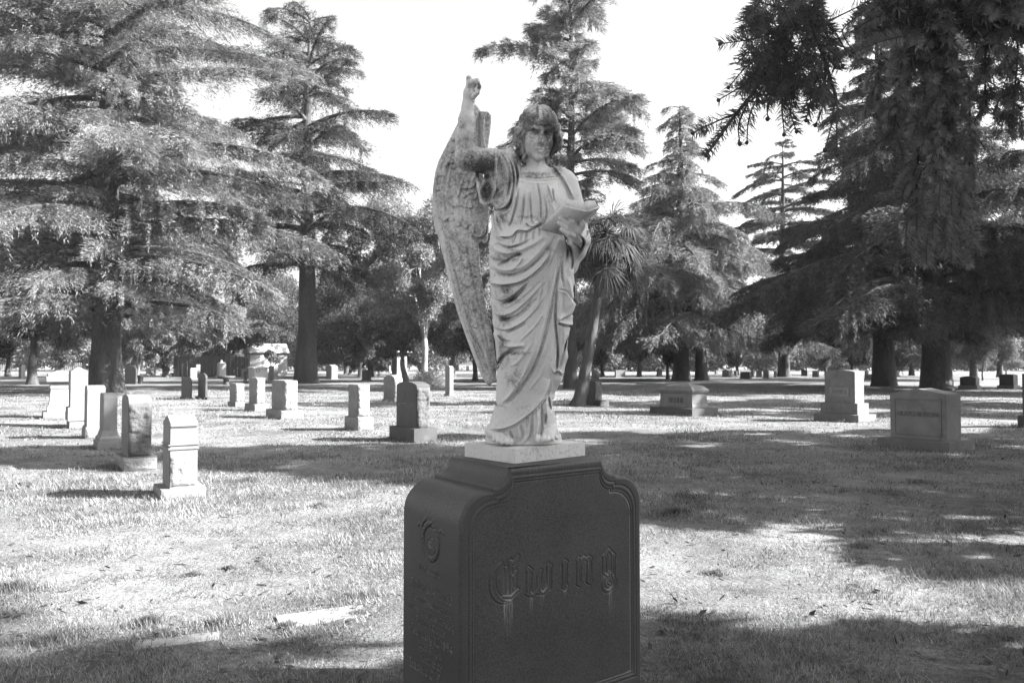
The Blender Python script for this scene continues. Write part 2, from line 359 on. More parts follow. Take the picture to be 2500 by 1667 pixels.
# slim cedar straight behind the statue
def pf3(z): return float(np.interp(z, [5, 9, 15, 20, 25, 30], [7.5, 9.0, 7.8, 6.0, 4.0, 2.4]))
tree('cedar_tree', conifer(30, .40, 7, pf3, 86, 210000, irr=.25, zmin=4, rise=.30, droop=.38, ll=.30, lw=.045, tw=.34, pend=.9, sub=30), base(1393, 948),
     'tall slim cedar rising behind the head of the angel statue', 'cedar', rz=2.2)
# broad sunlit cedar right of the statue
def pf4(z): return float(np.interp(z, [3, 6, 13, 17, 21, 27], [10, 11.5, 10.5, 7.5, 3.0, 1.8]))
tree('cedar_tree', conifer(27.4, .75, 4.5, pf4, 130, 520000, irr=.5, zmin=3.6, rise=.10, droop=.40, ll=.28, lw=.06, tw=.3, pend=1.2, sub=34), base(1664, 930),
     'broad drooping sunlit cedar with a small flat tip, right of the statue', 'cedar_pale', rz=.9)
tree('cedar_tree', conifer(20, .6, 5, lambda z: float(np.interp(z, [4, 9, 20], [6, 6, .8])), 50, 60000, rise=.1, droop=.5, ll=.42, lw=.09, pend=1.), base(1712, 928),
     'cedar whose dark trunk stands just right of the broad sunlit cedar, beside the stone cross', 'cedar', rz=.2)
# dark spruce with see-through crown
def pf5(z): return float(np.interp(z, [4, 9, 15, 22, 28], [9, 9.5, 8, 5.8, 1.6]))
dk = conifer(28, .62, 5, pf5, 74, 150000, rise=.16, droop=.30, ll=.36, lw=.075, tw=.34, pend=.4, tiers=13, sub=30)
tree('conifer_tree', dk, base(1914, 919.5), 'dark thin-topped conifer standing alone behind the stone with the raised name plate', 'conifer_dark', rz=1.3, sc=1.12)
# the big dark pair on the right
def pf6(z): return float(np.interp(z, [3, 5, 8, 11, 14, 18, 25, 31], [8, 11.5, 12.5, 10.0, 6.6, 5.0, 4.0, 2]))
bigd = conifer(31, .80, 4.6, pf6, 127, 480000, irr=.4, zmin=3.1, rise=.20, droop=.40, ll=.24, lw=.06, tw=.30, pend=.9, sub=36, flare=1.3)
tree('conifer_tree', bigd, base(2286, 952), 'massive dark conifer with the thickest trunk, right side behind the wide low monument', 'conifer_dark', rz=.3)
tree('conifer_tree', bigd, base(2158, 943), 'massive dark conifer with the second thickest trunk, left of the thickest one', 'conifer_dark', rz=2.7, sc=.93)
bd = broadleaf(13, .3, 3.2, 6, 34, 80000, .24, .11, 5, weep=.8, crad=1.7)
tree('evergreen_tree', broadleaf(19, .42, 3.6, 8.5, 60, 170000, .24, .10, 5, weep=1.4, crad=1.8), base(2378, 928),
     'sunlit drooping evergreen at the right edge behind the two small dark stones', 'broad', rz=1)
# left dark broadleaf
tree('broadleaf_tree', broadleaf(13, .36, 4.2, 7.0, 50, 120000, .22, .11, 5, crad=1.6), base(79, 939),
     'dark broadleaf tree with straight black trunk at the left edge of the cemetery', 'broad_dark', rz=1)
# eucalyptus behind the wing
tree('eucalyptus_tree', broadleaf(18, .32, 5.0, 6.0, 62, 95000, .26, .10, 6, weep=.8, crad=1.35), base(1036, 934),
     'pale eucalyptus with forked white trunk behind the left wing of the angel', 'broad_pale', 'barklight', rz=.5)
tree('eucalyptus_tree', broadleaf(9.5, .30, 2.6, 4.0, 22, 26000, .28, .10, 4, weep=.5, crad=1.1, lean=(-.4, .3)), base(991, 930),
     'short forked eucalyptus leaning left in front of the roofed stone pillar', 'broad', 'barklight', rz=.2)
# ---- trees further back
bc = broadleaf(13, .28, 2.5, 5.5, 34, 70000, .27, .13, 5, weep=.4, crad=1.6)
bp_ = broadleaf(10, .2, 2.0, 4.2, 28, 48000, .26, .13, 4, weep=.2, crad=1.3)
sm = broadleaf(4.6, .07, 1.6, 1.7, 16, 5200, .2, .09, 4, crad=.5)
cn = conifer(22, .45, 2.5, lambda z: float(np.interp(z, [2, 6, 22], [5.5, 5.5, .5])), 54, 42000, rise=.05, droop=.4, ll=.5, lw=.11, pend=.8)
G_ = 'trees in the woods at the far end of the cemetery'
back = [  # mesh, px, Y, scale, leaf, rz, name, label
 (bc, 150, 84, 1.1, 'broad', 0, 'broadleaf_tree', 'bushy tree with small trunk left of the two pale obelisks'),
 (bp_, 205, 96, 1.25, 'broad_pale', 2, 'broadleaf_tree', 'pale leafy tree directly above the pale obelisks'),
 (bd, 20, 104, 1.15, 'broad_dark', 1, 'broadleaf_tree', 'dark tree filling the left margin behind the straight black trunk'),
 (bp_, 338, 78, .78, 'broad_pale', 1, 'broadleaf_tree', 'young pale tree with thin forked stem behind the dark rounded stone'),
 (bc, 402, 100, 1.0, 'broad', 3, 'broadleaf_tree', 'leafy tree right of the great cedar trunk, left of the stone urn'),
 (bc, 520, 100, 1.2, 'broad', 5, 'broadleaf_tree', 'leafy tree shading the dark board fence'),
 (bp_, 560, 108, 1.0, 'broad_pale', 4, 'broadleaf_tree', 'pale tree left of the white mausoleum'),
 (cn, 470, 120, 1.0, 'conifer_dark', 4, 'conifer_tree', 'dark conifer standing behind the board fence'),
 (bd, 640, 124, 1.3, 'broad_dark', 4, 'broadleaf_tree', 'dark round tree directly behind the white mausoleum'),
 (sm, 664, 80, 1.25, 'broad', 0, 'young_tree', 'thin young tree in front of the white mausoleum'),
 (bp_, 800, 92, .85, 'broad_pale', 2, 'broadleaf_tree', 'round pale tree behind the pale square block stone'),
 (bc, 905, 96, 1.45, 'broad', 1, 'broadleaf_tree', 'leafy tree filling the gap between the tall dark cedar and the big wing'),
 (bc, 845, 130, 1.3, 'broad', 2, 'broadleaf_tree', 'leafy tree seen between the tall dark cedar and the roofed pillar'),
 (bd, 880, 88, .98, 'broad_dark', 2, 'broadleaf_tree', 'dark leaning tree left of the roofed stone pillar'),
 (cn, 905, 105, .62, 'conifer_dark', 2, 'conifer_tree', 'small dark conifer close to the roofed stone pillar'),
 (cn, 960, 118, .9, 'conifer_dark', 1, 'conifer_tree', 'dark conifer behind the leaning eucalyptus'),
 (bd, 1105, 95, 1.2, 'broad_dark', 1, 'broadleaf_tree', 'dark tree behind the tip of the big wing'),
 (bd, 1160, 74, .9, 'broad_dark', 3, 'broadleaf_tree', 'dark tree with black leaning trunk beside the thin pale slab stone'),
 (bc, 1240, 120, 1.2, 'broad', 3, 'broadleaf_tree', 'leafy tree hidden mostly behind the robe of the statue'),
 (bc, 1470, 100, 1.0, 'broad', 2, 'broadleaf_tree', 'leafy tree behind the palm crown'),
 (bd, 1560, 98, .95, 'broad_dark', 5, 'broadleaf_tree', 'dark tree with slanting trunk between the palm and the broad sunlit cedar'),
 (bd, 1630, 84, .7, 'broad_dark', 2, 'broadleaf_tree', 'dark fork-trunked tree at the left foot of the broad sunlit cedar'),
 (bc, 1800, 112, .85, 'broad', 2, 'broadleaf_tree', 'leafy tree behind the stone cross'),
 (bp_, 1865, 120, .72, 'broad_pale', 1, 'broadleaf_tree', 'pale tree left of the dark thin-topped conifer'),
 (bc, 2015, 120, .75, 'broad', 3, 'broadleaf_tree', 'leafy tree above the far parked cars'),
 (bd, 2080, 92, .7, 'broad_dark', 3, 'broadleaf_tree', 'dark tree with thin trunk behind the stone with the raised name plate'),
 (cn, 2225, 110, .8, 'conifer_dark', 3, 'conifer_tree', 'dark conifer seen between the two massive trunks'),
 (bp_, 2455, 118, .62, 'broad_pale', 3, 'broadleaf_tree', 'small sunlit tree at the right edge above the small dark stone'),
 (sm, 2398, 78, 1.2, 'broad', 1, 'young_tree', 'thin young tree with bare straight stem at the far right'),
 (bc, 2440, 95, 1.3, 'broad', 0, 'broadleaf_tree', 'tall leafy tree at the right margin of the cemetery'),
]
for (ms, px, Yd, s, lf, rz, nm, lb) in back:
    bkk = 'barklight' if lf == 'broad_pale' else 'bark'
    e = empty(nm, (ray(px, HZ)[0]*Yd, Yd, 0), rz, lb, 'tree'); e.scale = (s, s, s)
    t = link('trunk', ms[0], None, e); c = link('crown', ms[1], None, e)
    for o, mm in ((t, M[bkk]), (c, M[lf])):
        if not o.data.materials: o.data.materials.append(None)
        o.material_slots[0].link = 'OBJECT'; o.material_slots[0].material = mm
# far wood closing the horizon: reads as one mass
def far_wood():
    Vs = []
    for i in range(150):
        px = -150+2800*rng.random(); Y = 165+70*rng.random(); x = ray(px, HZ)[0]*Y; H = 6+6*rng.random()+(5 if px < 1350 else -1); n = 1500
        g = nrm(rng.normal(size=(n, 3)))*rng.random((n, 1))**.4
        P = np.array([x, Y, H*.5])+g*np.array([5.5, 3.5, H*.5]); D = nrm(rng.normal(size=(n, 3)))
        Vs.append(leaf_tris(P, D, .9, .5))
    V = np.concatenate(Vs); me = np_mesh('far_wood', V, np.arange(len(V)).reshape(-1, 3))
    tag(link('far_wood', me, M['broad']), 'far-off wood closing the horizon behind the cemetery', 'wood', kind='stuff')
far_wood()
# trees standing beside the photographer, out of the frame on the right: they throw the long shadows, some added only to shade the statue
def side_tree(ms, x, y, rz, s, leaf, label):
    e = empty('conifer_tree', (x, y, 0), rz, label, 'tree'); e.scale = (s, s, s)
    t = link('trunk', ms[0], None, e); c = link('crown', ms[1], None, e)
    for o, mm in ((t, M['bark']), (c, M[leaf])):
        if not o.data.materials: o.data.materials.append(None)
        o.material_slots[0].link = 'OBJECT'; o.material_slots[0].material = mm
side_a = conifer(17, .4, 4.5, lambda z: float(np.interp(z, [3, 6, 12, 17], [3.2, 3.4, 2.6, .6])), 60, 40000, rise=.1, droop=.35, ll=.34, lw=.09, tw=.34, pend=.5)
side_b = conifer(22, .4, 5, lambda z: float(np.interp(z, [3, 8, 15, 22], [2.0, 2.4, 2.0, .5])), 70, 52000, rise=.1, droop=.35, ll=.34, lw=.09, tw=.34, pend=.5)
side_c = conifer(7.6, .16, 1.8, lambda z: float(np.interp(z, [1, 3, 7.6], [2.0, 2.1, .5])), 34, 9000, rise=.1, droop=.35, ll=.3, lw=.09, tw=.34, pend=.4)
side_d = conifer(4.5, .1, .5, lambda z: float(np.interp(z, [.4, 1, 4.5], [.9, 1.0, .2])), 40, 12000, rise=.1, droop=.3, ll=.16, lw=.06, tw=.4, pend=.2)
for (ms, x, y, rz, s, lf, lb) in [
    (side_a, 15.5, 11.5, 0, .95, 'conifer_dark', 'conifer standing right of the lawn level with the dark rough-sided stone'),
    (side_b, 16.8, 11.95, 2, .95, 'cedar', 'tall slim conifer right of the lawn behind the first conifer'),
    (side_b, 18.0, .7, 2, 1.1, 'conifer_dark', 'tall slim unseen conifer added to shade the statue, right of the camera'),  # added out of view to keep sun off the statue's chest
    (side_a, 13.6, -.9, 2, 1.05, 'conifer_dark', 'unseen conifer added to shade the statue, beyond the long-needled one'),  # added out of view to close sun leaks on the statue
    (side_c, 12.9, 10.3, 2, 1.35, 'conifer_dark', 'squat conifer right of the lawn in front of the first conifer'),
    (side_c, 11.5, 7.7, 1, 1, 'cedar', 'short sparse conifer just outside the right edge of the lawn'),
    (side_d, 9.6, 5.8, 0, .95, 'conifer_dark', 'young conifer just right of the picture beside the near lawn'),
    (side_a, 25.5, 29.6, 1, 1.15, 'conifer_dark', 'conifer beyond the right edge, level with the palm'),
    (side_a, 22, 15.2, 2, .9, 'cedar', 'conifer beyond the right edge, level with the wide low monument'),
    (side_a, 34, 28.5, 3, 1.0, 'conifer_dark', 'conifer beyond the right edge, level with the stone under the palm'),
    (side_b, 34, 22.8, 4, 1.0, 'cedar', 'slim conifer beyond the right edge, level with the low tomb'),
    (side_a, 44, 40, 3.5, 1.2, 'cedar', 'conifer beyond the right edge of the far lawn'),
    (side_a, 52, 50, 4.5, 1.4, 'cedar', 'tall conifer beyond the right edge near the massive trunks'),
]: side_tree(ms, x, y, rz, s, lf, lb)

# ------------------------------------------------------------ palm
def palm():
    g = gnd(1408, 990); e = empty('palm_tree', (g.x, g.y, 0), 0, 'fan palm with shaggy leaning trunk standing right of the statue', 'palm')
    tb = Tubes(); t = np.linspace(0, 1, 16); top = np.array([1.2, .3, 6.8])
    P = np.stack([1.2*t**.8, .3*t, 6.8*t-.1], -1); tb.add(P, np.interp(t, [0, .08, .3, 1], [.33, .25, .19, .17]), 12, .25)
    link('trunk', tb.mesh('trunk'), M['bark'], e)
    def fan(n, zlo, zhi, Lp, ll, name, leaf, droop):
        Vs = []; st = Tubes()
        for i in range(n):
            az = rng.random()*6.283; el = zlo+(zhi-zlo)*rng.random(); d = np.array([math.cos(az)*math.cos(el), math.sin(az)*math.cos(el), math.sin(el)])
            L = Lp*(.8+.4*rng.random()); s = np.linspace(0, 1, 5)[:, None]; B = top+d*L*s-np.array([0, 0, 1.])*(droop*s*s*L)
            st.add(B, .022-.012*s[:, 0], 4)
            c = B[-1]; d2 = nrm(B[-1]-B[-2]); q = nrm(np.cross(d2, [0, 0, 1.])); u = np.cross(q, d2)
            for k in range(26):
                a = (k/25-.5)*3.6; dd = d2*math.cos(a)+q*math.sin(a)+u*.12*rng.normal(); dd = nrm(dd-np.array([0, 0, 1.])*.15)
                l = ll*(1-.25*abs(a)/1.8)*(.85+.3*rng.random()); w = .028; sd = nrm(np.cross(dd, u))
                m_ = c+dd*l*.55; tip = c+dd*l-np.array([0, 0, 1.])*l*(.18+.2*rng.random())
                Vs += [c-sd*.008, c+sd*.008, m_+sd*w, c-sd*.008, m_+sd*w, m_-sd*w, m_-sd*w, m_+sd*w, tip]
        V = np.array(Vs); cr = link(name, np_mesh(name, V, np.arange(len(V)).reshape(-1, 3)), M[leaf], e)
        link('leaf_stalk', st.mesh('leaf_stalk'), M['palm'], cr)
    fan(50, -.9, 1.35, 1.25, 1.1, 'crown', 'palm', .35)
    fan(26, -1.45, -.75, .8, .8, 'dead_frond_skirt', 'broad_dark', .2)
palm()
# ============================================================ GRAVE STONES
def bm_mesh(name, bm, smooth=False):
    me = bpy.data.meshes.new(name); bm.normal_update(); bm.to_mesh(me); bm.free()
    if smooth:
        for p in me.polygons: p.use_smooth = True
    return me
def loft(rows, bev=.008, name='body'):
    """rows: list of (z, half x, half y); closed box-like loft"""
    bm = bmesh.new(); prev = None; first = None
    for (z, hx, hy) in rows:
        c = [bm.verts.new((sx*hx, sy*hy, z)) for sx, sy in ((-1, -1), (1, -1), (1, 1), (-1, 1))]
        if prev:
            for i in range(4): bm.faces.new((prev[i], prev[(i+1) % 4], c[(i+1) % 4], c[i]))
        else: bm.faces.new(c[::-1])
        prev = c
    bm.faces.new(prev)
    if bev: bmesh.ops.bevel(bm, geom=[e for e in bm.edges if e.calc_face_angle(0) > .4], offset=bev, segments=2, affect='EDGES', clamp_overlap=True)
    return bm
def prism(profile, ax, bev=.008):
    """profile (y,z) polygon extruded along x between -ax and ax"""
    bm = bmesh.new(); A = [bm.verts.new((-ax, y, z)) for y, z in profile]; B = [bm.verts.new((ax, y, z)) for y, z in profile]
    bm.faces.new(A[::-1]); bm.faces.new(B); n = len(A)
    for i in range(n): bm.faces.new((A[i], A[(i+1) % n], B[(i+1) % n], B[i]))
    bmesh.ops.recalc_face_normals(bm, faces=bm.faces)
    if bev: bmesh.ops.bevel(bm, geom=[e for e in bm.edges if e.calc_face_angle(0) > .5], offset=bev, segments=2, affect='EDGES', clamp_overlap=True)
    return bm
def top_profile(kind, b, z0, zs, zp):
    h = b/2; L = [(-h, z0)]; 
    if kind == 'gable': L += [(-h, zs-.04), (-h-.02, zs-.04), (-h-.02, zs), (0, zp), (h+.02, zs), (h+.02, zs-.04), (h, zs-.04)]
    elif kind in ('round', 'serp'):
        k = 12
        for i in range(k+1):
            a = math.pi*(1-i/k); L.append((math.cos(a)*h, zs+(zp-zs)*math.sin(a)**(.8 if kind == 'round' else 1.3)))
    elif kind == 'chamfer': L += [(-h, zs), (-h+(zp-zs)*.9, zp), (h-(zp-zs)*.9, zp), (h, zs)]
    elif kind == 'peak': L += [(-h, zs), (0, zp), (h, zs)]
    else: L += [(-h, zs), (h, zs)]
    L.append((h, z0)); return L
def rock_face(w_, h_, depth, seed, name='rough_side'):
    """a hewn face in the (x,z) plane bulging towards -y"""
    nx = max(10, int(w_/.022)); nz = max(10, int(h_/.022)); nx = min(nx, 40); nz = min(nz, 60)
    x = np.linspace(-.5, .5, nx+1)*w_; z = np.linspace(0, 1, nz+1)*h_; X, Z = np.meshgrid(x, z)
    e = np.minimum.reduce([(X+w_/2), (w_/2-X), Z, h_-Z])/(.12*w_); e = np.clip(e, 0, 1)**.6
    n = np.zeros_like(X)
    # facets: nearest of random planes
    r = np.random.default_rng(seed); m = 26
    c = np.stack([(r.random(m)-.5)*w_, r.random(m)*h_], -1); s = r.normal(size=(m, 2))*.35; o = r.random(m)
    d = (X[..., None]-c[:, 0])**2+(Z[..., None]-c[:, 1])**2; k = d.argmin(-1)
    n = .45+.5*o[k]+((X-c[k, 0])*s[k, 0]+(Z-c[k, 1])*s[k, 1])/.12*.5
    n = n+.25*vnoise(X*30+seed, Z*30, 2)+.15*vnoise(X*70+seed, Z*70, 9)
    Yy = -depth*e*np.clip(n, .1, 1.6)
    jx = 1+.0*X
    V = np.stack([X*jx, Yy, Z], -1).reshape(-1, 3); i = (np.arange(nz)[:, None]*(nx+1)+np.arange(nx)[None]).ravel()
    return np_mesh(name, V, np.stack([i, i+1, i+nx+2, i+nx+1], -1))
def text_mesh(name, s, size, depth, bold=.0, spacing=1.0):
    c = bpy.data.curves.new(name, 'FONT'); c.body = s; c.size = size; c.extrude = depth; c.offset = bold; c.align_x = 'CENTER'; c.align_y = 'CENTER'; c.space_character = spacing
    o = bpy.data.objects.new(name, c); COL.objects.link(o); bpy.context.view_layer.update()
    me = bpy.data.meshes.new_from_object(o.evaluated_get(bpy.context.evaluated_depsgraph_get())); me.name = name
    bpy.data.objects.remove(o); return me
def ratio(px, py=920): a, y, z = ray(px, py); return a/y
def solve(xn, yn, xr, xl, rz, bn=None, iters=6):
    """base near corner pixel on the ground, right and left corner pixels -> near corner, a, b; bn=(xn,xr,xl) of the body centred on that base"""
    c, s = math.cos(rz), math.sin(rz); ex = np.array([c, s]); ey = np.array([-s, c])
    g = gnd(xn, yn); N = np.array([g.x, g.y])
    def dims(N, rr, rl):
        a = (rr*N[1]-N[0])/(ex[0]-rr*ex[1]); b = (rl*N[1]-N[0])/(ey[0]-rl*ey[1]); return a, b
    A, B = dims(N, ratio(xr), ratio(xl)); Cn = N+ex*A/2+ey*B/2
    if bn is None: return Cn, A, B
    a, b = A*.7, B*.7
    for _ in range(iters):
        Nb = Cn-ex*a/2-ey*b/2; r0 = Nb[0]/Nb[1]
        a, b = dims(Nb, r0+ratio(bn[1])-ratio(bn[0]), r0+ratio(bn[2])-ratio(bn[0]))
    return Cn, A, B, a, b
def zat(py, Y): return at(1250, py, Y).z
def lettered(parent, s, x, z, size, width, m, name='lettering', side='left'):
    me = text_mesh(name, s, size, .006, .0)
    xs = [v.co.x for v in me.vertices]; k = width/max(1e-3, max(xs)-min(xs))
    o = link(name, me, m, parent); o.scale = (k, 1, 1); o.location = (x, 0, z); o.rotation_euler = (R(90), 0, R(-90))
    return o
def stone(name, label, px, kind='flat', mats=('granite', 'granite'), rz=36, rough=None, rough_base=False, group=None, mid=None, amax=9, bmax=9, cat='gravestone', text=None, flare=0, rdepth=.04):
    """px = dict(base=(xn, y ground, xr, xl, y top of base at near corner), body=(xn, xr, xl, y shoulder, y peak))"""
    B_ = px['base']; Q = px['body']; rzr = R(rz)
    Cn, A, B, a, b = solve(B_[0], B_[1], B_[2], B_[3], rzr, Q[:3])
    A = min(A, amax*1.25); B = min(B, bmax*1.25); a = min(a, amax); b = min(b, bmax); A = max(A, a+.04+2.4*flare); B = max(B, b+.04+2.4*flare)
    c, s = math.cos(rzr), math.sin(rzr); g = gnd(B_[0], B_[1]); N = np.array([g.x, g.y]); Cn = N+np.array([c, s])*A/2+np.array([-s, c])*B/2
    Nb = Cn-np.array([c, s])*a/2-np.array([-s, c])*b/2
    zb = zat(B_[4], N[1]); zs = zat(Q[3], Nb[1]); zp = zat(Q[4], Cn[1]); z0 = zb
    zg = float(gz(Cn[0], Cn[1]))
    e = empty(name, (Cn[0], Cn[1], 0), rzr, label, cat, group)
    STONE_FEET.append((Cn[0], Cn[1], (A+B)/3.4, Cn[1]))
    bmat = M[mats[1]]
    bb = loft([(zg-.1, A/2, B/2), (zb, A/2, B/2)], .012, 'base')
    link('base', bm_mesh('base', bb), bmat, e)
    if rough_base:
        f = rock_face(A*.96, zb*.92-zg, rdepth*.7, int(abs(B_[0]))); o = link('rough_base_side', f, M['rock'], e); o.location = (0, -B/2-.002, zg)
        f = rock_face(B*.96, zb*.92-zg, rdepth*.7, int(abs(B_[0]))+5); o = link('rough_base_side', f, M['rock'], e); o.location = (-A/2-.002, 0, zg); o.rotation_euler = (0, 0, R(-90))
    if mid:
        zm = zat(mid[0], N[1]); am, bm_ = a*mid[1], b*mid[1]
        link('plinth', bm_mesh('plinth', loft([(z0-.01, am/2, bm_/2), (zm, am/2, bm_/2)], .012)), bmat, e); z0 = zm
    if kind == 'pyramid':
        bmm = loft([(z0-.005, a/2, b/2), (zs, a/2, b/2), (zp, a*.08, b*.08)], .008)
    elif kind == 'tapered':
        bmm = loft([(z0-.005, a/2*1.06, b/2*1.06), (zs, a/2, b/2), (zs+(zp-zs)*.3, a/2*1.03, b/2*1.03), (zp, a*.3, b*.3)], .008)
    else:
        bmm = prism(top_profile(kind, b, z0-.005, zs, zp), a/2)
    body = link('body', bm_mesh('body', bmm), M[mats[0]], e)
    if flare:
        link('flared_foot', bm_mesh('flared_foot', loft([(z0-.002, a/2+flare, b/2+flare), (z0+.06, a/2+flare, b/2+flare), (z0+.10, a/2+flare*.5, b/2+flare*.5), (z0+.2, a/2+.006, b/2+.006)], .006)), M[mats[0]], e)
    if rough:
        lo, hi = (0.02, .97) if rough is True or isinstance(rough, str) else rough
        hh = (zs-z0)
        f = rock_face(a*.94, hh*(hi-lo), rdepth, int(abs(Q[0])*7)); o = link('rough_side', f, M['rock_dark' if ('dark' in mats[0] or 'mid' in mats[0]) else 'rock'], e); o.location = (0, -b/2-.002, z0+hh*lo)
    return e, dict(a=a, b=b, A=A, B=B, z0=z0, zb=zb, zs=zs, zp=zp, C=Cn)

# --- the row on the left
gl = 'row of upright stones on the left lawn'
e, d = stone('gravestone', 'white gabled stone with a rough carved panel on its side, nearest of the left row', dict(base=(394, 1223, 507, 363, 1197), body=(409, 477, 383, 1035, 1011)), 'gable', ('granite_light', 'granite_light'), rz=33, rough=(.03, .52), rough_base=True, group=gl, bmax=.5, rdepth=.03)
for zz, hh in ((.60, .022), (.665, .012)):
    z = d['z0']+(d['zs']-d['z0'])*zz
    link('moulding', bm_mesh('moulding', loft([(z, d['a']/2+.014, d['b']/2+.014), (z+hh, d['a']/2+.014, d['b']/2+.014)], .004)), M['granite_light'], e)
stone('gravestone', 'dark round-topped stone with a rough hewn side, second in the left row', dict(base=(300, 1152, 387, 268, 1118), body=(321, 378, 295, 984, 962)), 'round', ('granite_mid', 'granite_mid'), rz=34, rough=(.0, .97), rough_base=True, group=gl, bmax=.75)
stone('gravestone', 'pale stone with chamfered top and stepped flaring foot, third in the left row', dict(base=(238, 1101, 302, 224, 1080), body=(266.5, 301, 253.5, 971, 959)), 'chamfer', ('granite_light', 'granite_light'), rz=34, group=gl, bmax=.6, flare=.06)
stone('gravestone', 'pale round-shouldered stone on a rough base, fourth in the left row', dict(base=(209, 1070, 252, 197, 1043), body=(221.5, 266, 215, 953, 940)), 'round', ('granite_light', 'granite'), rz=34, rough_base=True, group=gl, bmax=.6)
stone('gravestone', 'tall pale shaft with low pyramid top on a two-step base, fifth in the left row', dict(base=(169.5, 1043, 214, 160, 1027), body=(189.5, 231.5, 179.5, 907, 896)), 'pyramid', ('granite_light', 'granite_light'), rz=34, group=gl, bmax=.8, mid=(995, 1.3))
def pedestal():
    Cn, A, B = solve(132, 1023, 178, 124, R(34)); e = empty('pedestal_monument', (Cn[0], Cn[1], 0), R(34), 'pale pedestal tomb with a heavy moulded cap, farthest of the left row', 'monument', gl)
    A = .95; B = .95; z = lambda py: zat(py, Cn[1])
    link('base', bm_mesh('base', loft([(-.1, A/2, B/2), (z(1003), A/2, B/2)], .012)), M['granite_light'], e)
    link('die', bm_mesh('die', loft([(z(1003)-.01, .36, .36), (z(992), .36, .36), (z(985), .31, .31), (z(948), .27, .27)], .01)), M['white'], e)
    link('collar', bm_mesh('collar', loft([(z(948), .30, .30), (z(940), .30, .30), (z(939), .27, .27), (z(931), .27, .27)], .006)), M['granite'], e)
    link('cap', bm_mesh('cap', loft([(z(931), .40, .40), (z(919), .42, .42), (z(918), .36, .36), (z(912), .37, .37), (z(904), .1, .1)], .008)), M['granite_light'], e)
    STONE_FEET.append((Cn[0], Cn[1], .6, Cn[1]))
pedestal()
# --- middle left
gm = 'stones standing in the middle of the lawn left of the statue'
stone('gravestone', 'small pale stone with rough right side, left of the dark narrow one', dict(base=(575, 994, 601, 556.5, 982), body=(580, 600.5, 565, 936, 934)), 'flat', ('granite', 'granite'), rough=True, group=gm)
stone('gravestone', 'dark narrow stone with rough-hewn side between two paler rough stones', dict(base=(622, 1004, 658, 598, 987), body=(626, 647.5, 608.5, 922, 920)), 'flat', ('granite', 'granite'), rough=True, group=gm)
stone('gravestone', 'wide stone with flat top and bright hewn right side on a broad base', dict(base=(687, 1022, 741, 650, 1003), body=(693.5, 725, 662, 929, 924)), 'flat', ('granite', 'granite'), rough=True, group=gm, rough_base=True)
stone('gravestone', 'lone pale stone with deeply hewn side, left neighbour of the dark round-topped stone', dict(base=(874.5, 1052, 912, 842, 1019), body=(873, 902.5, 850, 939, 936)), 'flat', ('granite', 'granite'), rough=True, group=gm, rough_base=True)
e, d = stone('gravestone', 'large dark round-topped stone with a family name, nearest stone left of the statue', dict(base=(1011, 1080, 1068, 951, 1047), body=(1015, 1048.5, 966, 942, 931)), 'serp', ('granite_dark', 'granite_dark'), group=gm, rough=(.0, .95), rough_base=False)
lettered(e, 'JEPSON', -d['a']/2-.004, zat(989, d['C'][1]-.3), .1, d['b']*.75, M['granite'])
stone('gravestone', 'grey round-topped stone with bright hewn edge, just behind the large dark one', dict(base=(963, 980, 984, 934, 975), body=(963, 983, 936, 925, 915)), 'serp', ('granite', 'granite'), rough=True, group=gm, bmax=1.2)
stone('gravestone', 'tall thin pale slab standing alone between the dark stone and the wing tip', dict(base=(1097, 968, 1109, 1085, 962), body=(1098, 1107.5, 1087, 897, 893)), 'round', ('granite_light', 'granite_light'), group=gm)
stone('gravestone', 'pale square block with slightly peaked top right of the tall cedar trunk', dict(base=(809, 926, 826, 795, 923), body=(810, 825, 797, 894, 890)), 'peak', ('granite_light', 'granite_light'), group=gm)
stone('gravestone', 'small dark stone with flowers on its right side, left of the roofed pillar', dict(base=(894, 931, 909, 881, 927), body=(895, 907, 884, 903, 901)), 'flat', ('granite_dark', 'granite'), group=gm, rough=True)
stone('gravestone', 'thin pale slab half hidden by the trunk of the tall dark cedar', dict(base=(769, 925, 777, 766, 922), body=(769, 776, 767, 897, 894)), 'round', ('granite_light', 'granite_light'), group=gm)
# --- in front of the mausoleum
gf = 'stones in front of the white mausoleum and the board fence'
stone('gravestone', 'wide dark block under the thin young tree before the white mausoleum', dict(base=(668, 928, 680, 654, 925), body=(668, 678, 655, 893, 892)), 'flat', ('granite', 'granite'), group=gf)
e, d = stone('gravestone', 'broad white stone with a round wreath emblem below a heavy cornice', dict(base=(620, 926, 655, 606, 922), body=(621, 653, 607, 897, 894)), 'flat', ('white', 'white'), group=gf)
link('cornice', bm_mesh('cornice', loft([(d['zs']-.12, d['a']/2+.12, d['b']/2+.12), (d['zs'], d['a']/2+.16, d['b']/2+.16), (d['zs']+.14, d['a']*.3, d['b']*.3)], .01)), M['white'], e)
wr = Tubes(); th = np.linspace(0, 2*np.pi, 20); wr.add(np.stack([.17*np.cos(th)-d['a']*.25, 0*th-d['b']/2-.02, .17*np.sin(th)+d['z0']+.75], -1), .03, 6); link('wreath', wr.mesh('wreath'), M['granite'], e)
e, d = stone('gravestone', 'tall white tapering stone topped by a small ball, before the dark board fence', dict(base=(534, 921, 556, 525, 918), body=(533, 549, 527, 888, 884)), 'tapered', ('marble_old', 'marble_old'), group=gf)
def ball(e, z, r, m):
    bm = bmesh.new(); bmesh.ops.create_uvsphere(bm, u_segments=14, v_segments=10, radius=r); bmesh.ops.translate(bm, verts=bm.verts, vec=(0, 0, z)); return link('finial', bm_mesh('finial', bm, True), m, e)
ball(e, d['zp']+.1, .16, M['marble_old'])
